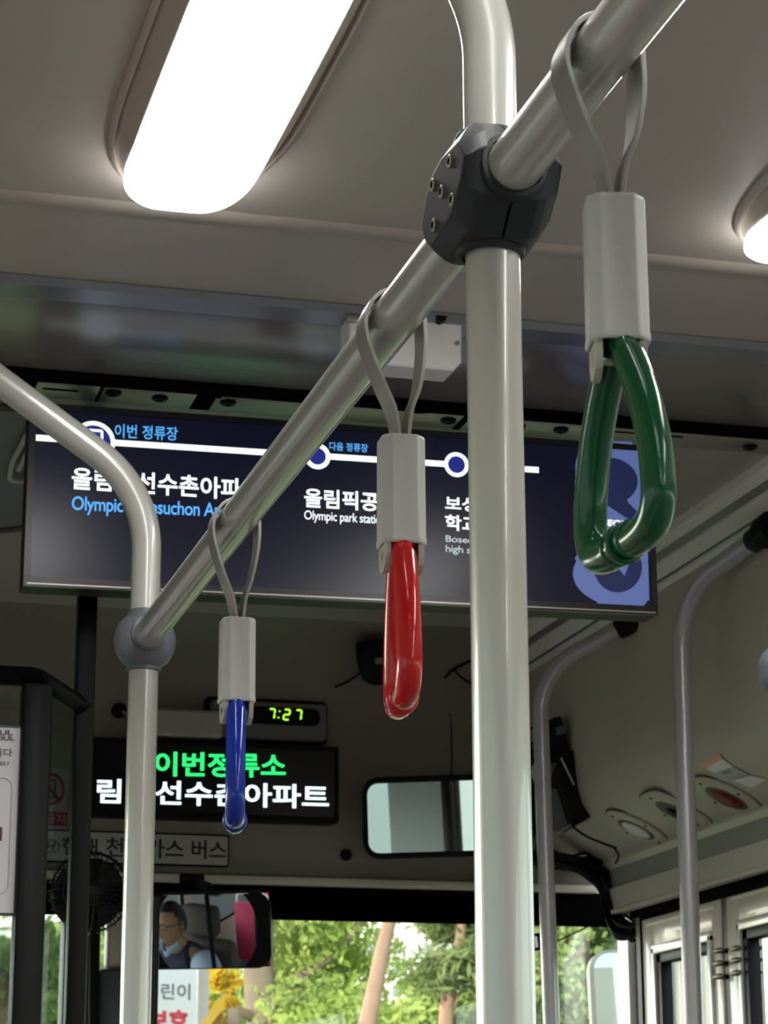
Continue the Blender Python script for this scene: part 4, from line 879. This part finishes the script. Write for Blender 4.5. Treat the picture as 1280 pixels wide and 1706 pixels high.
# small price display hanging in the windscreen
t = thing('fare_display', 'tiny black display with white digits between middle pole and door pole', 'display', at(888, 1575, Y=4.60))
b = MB(); q = [at(x, y, Y=4.60) for x, y in ((880, 1557), (912, 1552), (912, 1580), (880, 1587))]; b.quadbox(q, (0, 1, 0), .02); b.build('case', BLACK, t)
b = MB(); q = [at(x, y, Y=4.598) for x, y in ((891, 1560), (895, 1560), (897, 1578), (893, 1579))]; b.quadbox(q, (0, 1, 0), .003); b.build('digit', mat('dim_digit', (.5, .5, .55), .5, emit=(.3, .3, .36), es=1), t)
# ------------------------------------------------------------------ exterior mirror
t = thing('exterior_mirror', 'large rounded exterior mirror outside the windscreen beside the door', 'mirror', at(1015, 1640, Y=5.0))
c = at(1024, 1650, Y=4.98); n = (Vector((.5, -1.0, .10))).normalized(); ex = Vector((0, 0, 1)).cross(n).normalized()*-1; ey = Vector((0, 0, 1))
n = (Vector((-.12, -1, .12))).normalized(); ex = n.cross(Vector((0, 0, 1))).normalized()*-1; ex = Vector((0, 0, 1)).cross(n).normalized(); ey = n.cross(ex).normalized()
b = MB(); b.prism(rrect(-.052, -.22, .13, .092, .045, 8), c-n*.05, ex, ey, .05, .01); b.build('mirror_shell', mat('mirror_shell_grey', (.30, .32, .28), .4), t)
b = MB(); b.prism(rrect(-.044, -.21, .12, .083, .038, 8), c+n*.0005, ex, ey, .001); b.build('mirror_glass', mat('mirror_blue_tint', (.50, .60, .64), .03, metal=1), t)
# ------------------------------------------------------------------ driver, seat, pink seat (seen in the mirror)
SKIN = mat('skin', (.42, .24, .15), .5); VEST = mat('navy_vest', (.012, .013, .035), .8); SHIRT = mat('light_blue_shirt', (.38, .48, .62), .8, bump=.4, bscale=60); HAIR = mat('dark_hair', (.015, .012, .012), .6)
def skin_mesh(name, verts, edges, radii, m, parent, root=0, sub=2):
    off = Vector(parent['_o']); me = bpy.data.meshes.new(name); me.from_pydata([tuple(Vector(v)-off) for v in verts], edges, []); me.materials.append(m)
    o = bpy.data.objects.new(name, me); COL.objects.link(o); o.parent = parent; o['_o'] = tuple(off)
    md = o.modifiers.new('skin', 'SKIN'); md.use_smooth_shade = True
    if not me.skin_vertices: me.attributes.new
    bpy.context.view_layer.objects.active = o
    sv = me.skin_vertices[0].data if me.skin_vertices else None
    if sv is None:
        bm = bmesh.new(); bm.from_mesh(me); bm.verts.layers.skin.verify(); bm.to_mesh(me); bm.free(); sv = me.skin_vertices[0].data
    for i, r in enumerate(radii): sv[i].radius = (r, r) if not isinstance(r, tuple) else r; sv[i].use_root = (i == root)
    s2 = o.modifiers.new('sub', 'SUBSURF'); s2.levels = sub; s2.render_levels = sub
    return o
H = Vector((.15, 3.80, 1.46))      # head centre
dr = thing('person', 'seated driver in navy vest, light blue shirt and glasses, reflected in the rear view mirror', 'person', (H.x, H.y-.05, .45))
fwd = Vector((.0, 1, 0))
S = [(H.x, H.y-.06, .86), (H.x, H.y-.08, 1.00), (H.x, H.y-.07, 1.16), (H.x, H.y-.05, 1.27), (H.x, H.y-.02, 1.345), (H.x, H.y, 1.41), (H.x, H.y+.005, H.z+.03)]
S += [(H.x-.10, H.y-.06, 1.265), (H.x-.19, H.y-.05, 1.235), (H.x-.25, H.y+.02, 1.07), (H.x-.25, H.y+.12, .95), (H.x-.20, H.y+.34, 1.02), (H.x-.19, H.y+.41, 1.04)]
S += [(H.x+.10, H.y-.06, 1.265), (H.x+.19, H.y-.05, 1.235), (H.x+.25, H.y+.02, 1.07), (H.x+.25, H.y+.12, .95), (H.x+.20, H.y+.34, 1.02), (H.x+.19, H.y+.41, 1.04)]
S += [(H.x-.10, H.y+.02, .80), (H.x-.14, H.y+.36, .84), (H.x-.14, H.y+.46, .45), (H.x-.14, H.y+.62, .40), (H.x+.10, H.y+.02, .80), (H.x+.14, H.y+.36, .84), (H.x+.14, H.y+.46, .45), (H.x+.14, H.y+.62, .40)]
E_ = [(0, 1), (1, 2), (2, 3), (3, 4), (4, 5), (5, 6), (3, 7), (7, 8), (8, 9), (9, 10), (10, 11), (11, 12), (3, 13), (13, 14), (14, 15), (15, 16), (16, 17), (17, 18), (0, 19), (19, 20), (20, 21), (21, 22), (0, 23), (23, 24), (24, 25), (25, 26)]
Rd = [(.10, .08), (.095, .075), (.10, .075), (.09, .065), .052, .050, .05, .050, .048, .048, .042, .034, .026, .050, .048, .046, .042, .034, .026, .085, .068, .05, .045, .085, .068, .05, .045]
body = skin_mesh('body', S, E_, Rd, SKIN, dr)
# head: shaped sphere
def shape_head(c):
    b = bmesh.new(); bmesh.ops.create_uvsphere(b, u_segments=40, v_segments=28, radius=1)
    for v in b.verts:
        x, y, z = v.co; f = max(0, y)
        X = x*.075*(1-.18*max(0, -z)); Y = y*.096*(1-.10*max(0, -z)) + (.010*f*max(0, -z-.5) if y > 0 else 0); Z = z*.118
        if y > .6 and abs(x) < .22 and -.45 < z < .15: Y += .022*(1-abs(x)/.22)*(1-abs(z+.2)/.36 if abs(z+.2) < .36 else 0)
        if y > .5 and abs(abs(x)-.35) < .18 and .0 < z < .25: Y -= .006
        if y > .6 and abs(x) < .35 and -.62 < z < -.48: Y += .004
        v.co = Vector((c.x+X, c.y+Y, c.z+Z))
    return b
b = MB(); b.bm(shape_head(H)); b.build('head', SKIN, dr, 80)
b = MB()
for s_ in (-1, 1):
    e = H+Vector((s_*.076, -.004, -.005)); b.sweep([e+Vector((0, .012*math.cos(a), .026*math.sin(a))) for a in np.linspace(0, 2*math.pi, 17)[:-1]], .0055, 8, closed=True); ball(b, e, .009, 10)
b.build('ear', SKIN, dr, 80)
hb = bmesh.new(); bmesh.ops.create_uvsphere(hb, u_segments=32, v_segments=22, radius=1)
for v in list(hb.verts):
    if (v.co.y > .35 and v.co.z < .62) or v.co.z < -.30: hb.verts.remove(v)
for v in hb.verts: v.co = Vector((H.x+v.co.x*.081, H.y-.004+v.co.y*.101, H.z+v.co.z*.126))
b = MB(); b.bm(hb); b.build('hair', HAIR, dr, 80)
b = MB()
for s_ in (-1, 1):
    b.sweep([H+Vector((s_*.031+.022*math.cos(a), .094, .012+.016*math.sin(a))) for a in np.linspace(0, 2*math.pi, 21)[:-1]], .0018, 6, closed=True)
    b.sweep([H+Vector((s_*.053, .094, .018)), H+Vector((s_*.078, .05, .015)), H+Vector((s_*.080, -.005, .010))], .0018, 6)
b.sweep([H+Vector((-.009, .096, .014)), H+Vector((.009, .096, .014))], .0018, 6); b.build('glasses', BLACK, dr)
V_ = [S[i] for i in (0, 1, 2, 3)]+[(H.x-.09, H.y-.06, 1.275), (H.x+.09, H.y-.06, 1.275)]
skin_mesh('vest', V_+[(H.x, H.y-.04, 1.33)], [(0, 1), (1, 2), (2, 3), (3, 4), (3, 5), (3, 6)], [(.17, .135), (.17, .135), (.185, .14), (.16, .125), .10, .10, .070], VEST, dr)
for s_, k in ((-1, 8), (1, 14)):
    skin_mesh('shirt_sleeve', [S[k-1], S[k], S[k+1], tuple((Vector(S[k+1])*.35+Vector(S[k+2])*.65))], [(0, 1), (1, 2), (2, 3)], [.092, .090, .080, .066], SHIRT, dr)
b = MB(); b.strip(crom([(H.x-.06, H.y+.02, 1.36), (H.x-.03, H.y+.062, 1.335), (H.x, H.y+.075, 1.31), (H.x+.03, H.y+.062, 1.335), (H.x+.06, H.y+.02, 1.36)], 5), (0, .3, 1), .035, .006); b.build('collar', SHIRT, dr, 80)
# hands: palm with five fingers holding the wheel
def hand(s_, wrist, tip):
    b_v = []; W = Vector(wrist); d = (Vector(tip)-W).normalized(); up = Vector((0, 0, 1)); side = d.cross(up).normalized()*s_
    V = [W, W+d*.04, W+d*.08]; E2 = [(0, 1), (1, 2)]; R2 = [.026, .030, .028]
    for i, L in enumerate((.075, .085, .08, .062)):
        o = W+d*.088+side*(.030-.020*i); k = len(V); V += [o, o+d*L*.4-up*.01, o+d*L*.65-up*L*.35, o+d*L*.55-up*L*.62]; E2 += [(2, k), (k, k+1), (k+1, k+2), (k+2, k+3)]; R2 += [.0095, .009, .0085, .0075]
    k = len(V); V += [W+d*.03+side*.034, W+d*.065+side*.052-up*.012, W+d*.085+side*.046-up*.03]; E2 += [(1, k), (k, k+1), (k+1, k+2)]; R2 += [.012, .010, .009]
    skin_mesh('hand', V, E2, R2, SKIN, dr, 1)
for s_, k in ((-1, 12), (1, 18)): hand(s_, S[k], Vector(S[k])+Vector((0, .1, .02)))
sw = Vector((H.x, H.y+.50, 1.0)); t = thing('steering_wheel', 'black steering wheel in front of the driver, out of direct view', 'steering wheel', sw)
a1 = Vector((1, 0, 0)); a2 = Vector((0, .45, .9)).normalized()
b = MB(); b.sweep([sw+a1*.21*math.cos(q)+a2*.21*math.sin(q) for q in np.linspace(0, 2*math.pi, 49)[:-1]], .013, 12, closed=True); b.build('rim', BLACK, t)
b = MB(); b.sweep([sw-a1*.20, sw+a1*.20], .010, 8); b.sweep([sw, sw-a2*.20], .010, 8); b.lathe([(.05, 0), (.05, .03)], sw, a1.cross(a2), 20); b.sweep([sw, (sw.x, sw.y+.25, .2)], .03, 12); b.build('spokes_and_column', BLACK, t)
SEATM = mat('grey_seat_fabric', (.06, .053, .046), .8, noise=.2, nscale=60)
t = thing('driver_chair', 'grey driver seat with high backrest, seen only in the mirror', 'seat', (H.x, H.y-.2, 0))
b = MB(); b.box((H.x-.24, H.y-.30, .46), (H.x+.24, H.y+.24, .58), .04, 3); b.build('seat', SEATM, t)
b = MB(); b.box((H.x-.23, H.y-.36, .56), (H.x+.23, H.y-.22, 1.28), .05, 3); b.build('backrest', SEATM, t)
b = MB(); b.box((H.x-.13, H.y-.34, 1.30), (H.x+.13, H.y-.22, 1.50), .04, 3); b.build('headrest', SEATM, t)
b = MB(); b.lathe([(.22, 0), (.22, .05), (.08, .08), (.08, .46)], (H.x, H.y-.05, 0), (0, 0, 1), 24); b.build('pedestal', BLACK, t)
PINK = mat('pink_seat_fabric', (.55, .04, .12), .7)
def pseat(x, y, label):
    t = thing('passenger_chair', label, 'seat', (x, y, 0), 'passenger seats')
    b = MB(); b.box((x-.21, y-.22, .40), (x+.21, y+.22, .48), .03, 3); b.build('seat', PINK, t)
    b = MB(); b.box((x-.21, y-.27, .46), (x+.21, y-.19, 1.18), .035, 3); b.build('backrest', PINK, t)
    b = MB(); b.sweep(fillet([(x-.19, y-.25, 1.10), (x-.19, y-.25, 1.27), (x+.19, y-.25, 1.27), (x+.19, y-.25, 1.10)], .05), .014, 14); b.build('grab_handle', WHITEP, t)
    b = MB(); b.box((x-.19, y-.18, .0), (x+.19, y-.14, .42), .01); b.build('leg', STEEL, t); return t
pseat(-.10, 2.45, 'pink passenger seat directly behind the driver, below the frame')
pseat(-.10, 1.55, 'second pink passenger seat behind the driver, below the frame')
# ------------------------------------------------------------------ outside
b = MB(); b.box((-60, -40, -.45), (80, 120, -.40)); g = b.build('ground', mat('asphalt', (.12, .12, .12), .8, noise=.2, nscale=3)); g['kind'] = 'structure'
b = MB(); b.box((-2.6, 7.2, -.4), (30, 60, -.28), .01); o = b.build('sidewalk_planting', mat('planting_green', (.10, .16, .04), .9, noise=.4, nscale=2)); o['kind'] = 'structure'
LEAFA = leaf_mat('leaves_yellow_green', (.26, .36, .07), (.56, .64, .22)); LEAFB = leaf_mat('leaves_mid_green', (.14, .22, .07), (.36, .44, .17)); LEAFC = leaf_mat('pine_green', (.13, .19, .07), (.30, .36, .15))
LEAFY = leaf_mat('leaves_orange_yellow', (.55, .30, .02), (.75, .55, .05))
BARK = mat('grey_brown_bark', (.20, .15, .11), .9, noise=.4, nscale=8, bump=.6, bscale=30); BARKR = mat('reddish_pine_bark', (.34, .21, .15), .9, noise=.35, nscale=9, bump=.6, bscale=30)
def foliage(blobs, n, size, seed, elong=1.0):
    r = np.random.RandomState(seed); tot = sum(q[1]**2 for q in blobs); V = []; 
    for (c, rad, *sq) in blobs:
        k = int(n*rad**2/tot); sz = sq[0] if sq else .7
        nc = max(4, k//22); cc = r.normal(size=(nc, 3)); cc /= np.linalg.norm(cc, axis=1)[:, None]; cc *= (r.rand(nc, 1)**.45)*rad; cc[:, 2] *= sz
        idx = r.randint(0, nc, k); p = cc[idx]+r.normal(size=(k, 3))*rad*.13+np.array(c)
        a = r.normal(size=(k, 3)); a /= np.linalg.norm(a, axis=1)[:, None]; b_ = np.cross(a, r.normal(size=(k, 3))); b_ /= np.linalg.norm(b_, axis=1)[:, None]
        s = size*(.6+.8*r.rand(k, 1)); a = a*s*elong; b_ = b_*s*.55/elong
        V.append(np.stack([p-a, p+b_, p+a, p-b_], 1))
    V = np.concatenate(V).reshape(-1, 3); m = len(V)//4; mb = MB(); mb.v = [tuple(x) for x in V]; mb.f = [(4*i, 4*i+1, 4*i+2, 4*i+3) for i in range(m)]; return mb
def fbuild(mb, name, m, parent):
    me = bpy.data.meshes.new(name); off = Vector(parent['_o']); me.from_pydata([tuple(Vector(v)-off) for v in mb.v], [], mb.f); me.materials.append(m)
    o = bpy.data.objects.new(name, me); COL.objects.link(o); o.parent = parent; return o
def tree(label, trunk, blobs, lm, bm_, n, size, seed, branches=(), elong=1.0):
    """trunk: list of (px,py,r) at depth Y (first item = Y)"""
    Y = trunk[0]; pts = [at(x, y, Y=Y) for (x, y, r) in trunk[1:]]; rs = [r for (_, _, r) in trunk[1:]]
    lo = pts[0].copy(); d = (pts[0]-pts[1]).normalized(); foot = Vector((lo.x+d.x*.5, Y, -.4))
    t = thing('tree', label, 'tree', foot, 'trees outside the windscreen')
    b = MB(); P2 = crom([foot]+pts, 5); rr = list(np.interp(np.linspace(0, 1, len(P2)), np.linspace(0, 1, len(pts)+1), [rs[0]*1.25]+rs)); b.sweep(P2, rr, 12); b.build('trunk', bm_, t, 80)
    for br in branches:
        bp = [at(x, y, Y=Y+dy) for (x, y, dy) in br[1:]]; b = MB(); P2 = crom(bp, 5); b.sweep(P2, list(np.linspace(br[0], br[0]*.45, len(P2))), 8); b.build('branch', bm_, t, 80)
    bl = [(tuple(at(x, y, Y=Y+dy)), rad, sq) for (x, y, dy, rad, sq) in blobs]
    fbuild(foliage(bl, n, size, seed, elong), 'foliage', lm, t); return t
# big leafy tree, centre left
tree('large light green leafy tree with thick grey trunk, right of the rear view mirror', (13, (440, 1760, .10), (438, 1690, .10), (430, 1600, .085), (434, 1530, .08), (440, 1400, .06)),
     [(520, 1580, .3, .55, .7), (515, 1660, .3, .38, .6), (560, 1640, .4, .45, .7), (575, 1600, .6, .24, .7), (535, 1690, -.2, .40, .5), (450, 1540, .6, .4, .6), (500, 1600, .8, .26, .6), (560, 1545, .6, .26, .6), (540, 1760, -.2, .5, .6), (470, 1460, .3, .7, .6)], LEAFA, BARK, 11500, .027, 1,
     branches=[(.04, (430, 1690, 0), (500, 1630, 0), (560, 1585, .1), (605, 1535, .2)), (.035, (432, 1700, 0), (395, 1680, -.1), (360, 1640, -.1))])
tree('pine tree with slender reddish leaning trunk in the middle of the windscreen', (11.5, (606, 1790, .048), (613, 1706, .046), (626, 1640, .042), (638, 1580, .038), (650, 1530, .034), (666, 1440, .03)),
     [(650, 1400, 0, .40, .5), (700, 1480, .4, .16, .5)], LEAFC, BARKR, 4000, .06, 2, elong=1.6)
tree('pine tree with forked reddish trunk just left of the middle pole', (19, (742, 1790, .068), (743, 1700, .064), (750, 1640, .055), (765, 1580, .05), (772, 1500, .04)),
     [(735, 1618, 0, .38, .4), (770, 1610, .2, .34, .4), (742, 1548, .3, .26, .45), (785, 1545, .2, .36, .5), (760, 1470, .0, .6, .5), (820, 1600, .0, .5, .5)], LEAFC, BARKR, 6000, .045, 3,
     branches=[(.035, (752, 1640, 0), (735, 1600, 0), (722, 1588, 0)), (.03, (748, 1690, 0), (760, 1665, 0), (755, 1640, 0), (762, 1610, 0))], elong=1.6)
tree('bushy yellow green tree low in the windscreen between the two pine trunks', (21, (690, 1800, .08), (690, 1720, .07), (692, 1680, .05)),
     [(690, 1700, 0, .32, .6), (712, 1650, .2, .22, .7), (660, 1712, -.2, .30, .6), (775, 1690, .3, .30, .6), (640, 1705, .2, .25, .6)], LEAFA, BARK, 6000, .05, 4)
tree('dark green pine tree behind the farther door pole', (16, (962, 1800, .12), (962, 1700, .11), (960, 1640, .10), (962, 1570, .09), (965, 1490, .07)),
     [(925, 1600, 0, .42, .7), (960, 1580, .4, .36, .7), (1000, 1600, .8, .40, .7), (930, 1680, .0, .42, .7), (980, 1690, .5, .40, .6), (890, 1640, .2, .35, .8), (1020, 1540, .6, .4, .7), (950, 1520, .4, .5, .7), (940, 1740, .4, .5, .6)], LEAFB, BARK, 11000, .038, 5,
     branches=[(.04, (962, 1620, 0), (975, 1600, 0), (985, 1612, 0)), (.03, (960, 1640, 0), (940, 1580, 0))])
tree('autumn toned shrub tree at the far lower left edge behind the poster', (10, (2, 1800, .05), (4, 1700, .05), (2, 1620, .04)),
     [(-10, 1600, 0, .28, .8), (10, 1650, 0, .26, .8), (80, 1560, .0, .10, .7), (75, 1660, .4, .22, .9), (-20, 1680, 0, .3, .8), (75, 1540, 0, .14, .8)], LEAFB, BARKR, 1500, .035, 6)
tree('small orange and yellow tree right of the white street banner', (11, (395, 1800, .04), (392, 1740, .04), (388, 1680, .03)),
     [(356, 1635, 0, .11, .8), (345, 1668, .0, .08, .9), (362, 1690, .1, .09, .8)], LEAFY, BARK, 500, .035, 7)
# backdrop trees
rn = random.Random(8)
for k, (x, yp, Y, rad) in enumerate(((500, 1600, 36, 1.0), (520, 1690, 44, .8), (330, 1650, 32, 1.2), (870, 1640, 34, 1.2), (945, 1590, 29, 1.0), (1030, 1620, 25, 1.1), (60, 1620, 26, 1.2), (190, 1640, 29, 1.0))):
    lab = ['hazy green tree far behind the large leafy tree', 'hazy green tree far behind, beside the white apartment block', 'hazy green tree far behind the street banner', 'distant green tree behind the middle pole', 'distant green tree behind the farther door pole', 'distant green tree behind the exterior mirror', 'distant tree behind the partition post at left', 'distant tree hidden behind the left pole'][k]
    tree(lab, (Y, (x, yp+260, .2), (x, yp+60, .18), (x+4, yp, .12)), [(x+rn.uniform(-30, 30), yp+rn.uniform(-40, 60), rn.uniform(-1, 1), rad*rn.uniform(.5, .8), .8) for _ in range(5)], LEAFB if k % 2 else LEAFA, BARK, 1500, .13, 20+k)
# white apartment block
t = thing('apartment_building', 'tall white apartment block with small windows behind the trees', 'building', (at(660, 1600, Y=55).x, 55, -.4))
WB = mat('white_render_wall', (.80, .78, .72), .8); bx_ = at(600, 1600, Y=55).x; bx2 = at(860, 1600, Y=55).x
b = MB(); b.box((bx_, 55, -.4), (bx2, 64, 30)); b.build('wall', WB, t)
WG = mat('window_grey_green', (.30, .36, .34), .3)
for px in (618, 660, 712, 790, 830):
    for fl, py in enumerate((1450, 1485, 1519, 1580, 1616, 1651, 1686)):
        p = at(px, py, Y=54.97); b = MB(); w2, h2 = (.11, .12) if px != 618 else (.16, .16); w2 *= .9
        b.box((p.x-w2, 54.95, p.z-h2), (p.x-.012, 55.01, p.z+h2)); b.box((p.x+.012, 54.95, p.z-h2), (p.x+w2, 55.01, p.z+h2)); b.build('window', WG, t)
t = thing('apartment_building', 'pale apartment block far behind the door pole and exterior mirror', 'building', (at(980, 1600, Y=60).x, 60, -.4))
b = MB(); b.box((at(880, 1600, Y=60).x, 60, -.4), (at(1100, 1600, Y=60).x, 68, 26)); b.build('wall', WB, t)
# street banner
YBn = 9.5
t = thing('street_banner', 'white street banner with grey and red korean letters below the rear view mirror', 'street sign', (at(300, 1700, Y=YBn).x, YBn, -.4))
c0, c1 = at(236, 1640, Y=YBn), at(328, 1640, Y=YBn); zt2 = at(300, 1600, Y=YBn).z; zb2 = at(300, 1800, Y=YBn).z
b = MB(); b.box((c0.x, YBn, zb2), (c1.x, YBn+.02, zt2), .003); bn = b.build('panel', mat('banner_white', (.80, .78, .74), .7), t)
b = MB(); b.box((c1.x+.01, YBn+.02, -.4), (c1.x+.055, YBn+.06, zt2+.02), .004); b.build('post', mat('banner_post', (.50, .45, .38), .6), t)
txt('어린이', 240, 1664, 317, 1666, 1637, mat('banner_grey_text', (.16, .15, .13), .6), .01, YY=YBn-.002, par=bn)
txt('보호', 247, 1713, 314, 1715, 1681, mat('banner_red_text', (.70, .03, .04), .6), .045, YY=YBn-.002, par=bn)
b = MB()
ya_ = [at(x, y, Y=9.0) for x, y in ((322, 1716), (340, 1700), (358, 1668), (378, 1652), (372, 1680), (352, 1706), (345, 1730), (325, 1730))]
b.quadbox(ya_, (.2, 1, 0), .01); tag(b.build('street_pennant', mat('yellow_cloth', (.85, .50, .04), .8)), 'yellow cloth pennant right of the white street banner', 'banner')
# unseen wall added left of the bus: pale for the passenger mirror, blocks sun
t = thing('mirror_fill_wall', 'unseen pale wall added on the left for the passenger mirror and to block sun', 'building', (-7, -2, -.4))
b = MB(); b.box((-9, -34, -.4), (-7, 5.5, 7)); b.build('wall', mat('pale_green_wall', (.78, .82, .72), .8, noise=.05, nscale=1), t)
for o in bpy.data.objects:
    if '_o' in o: del o['_o']
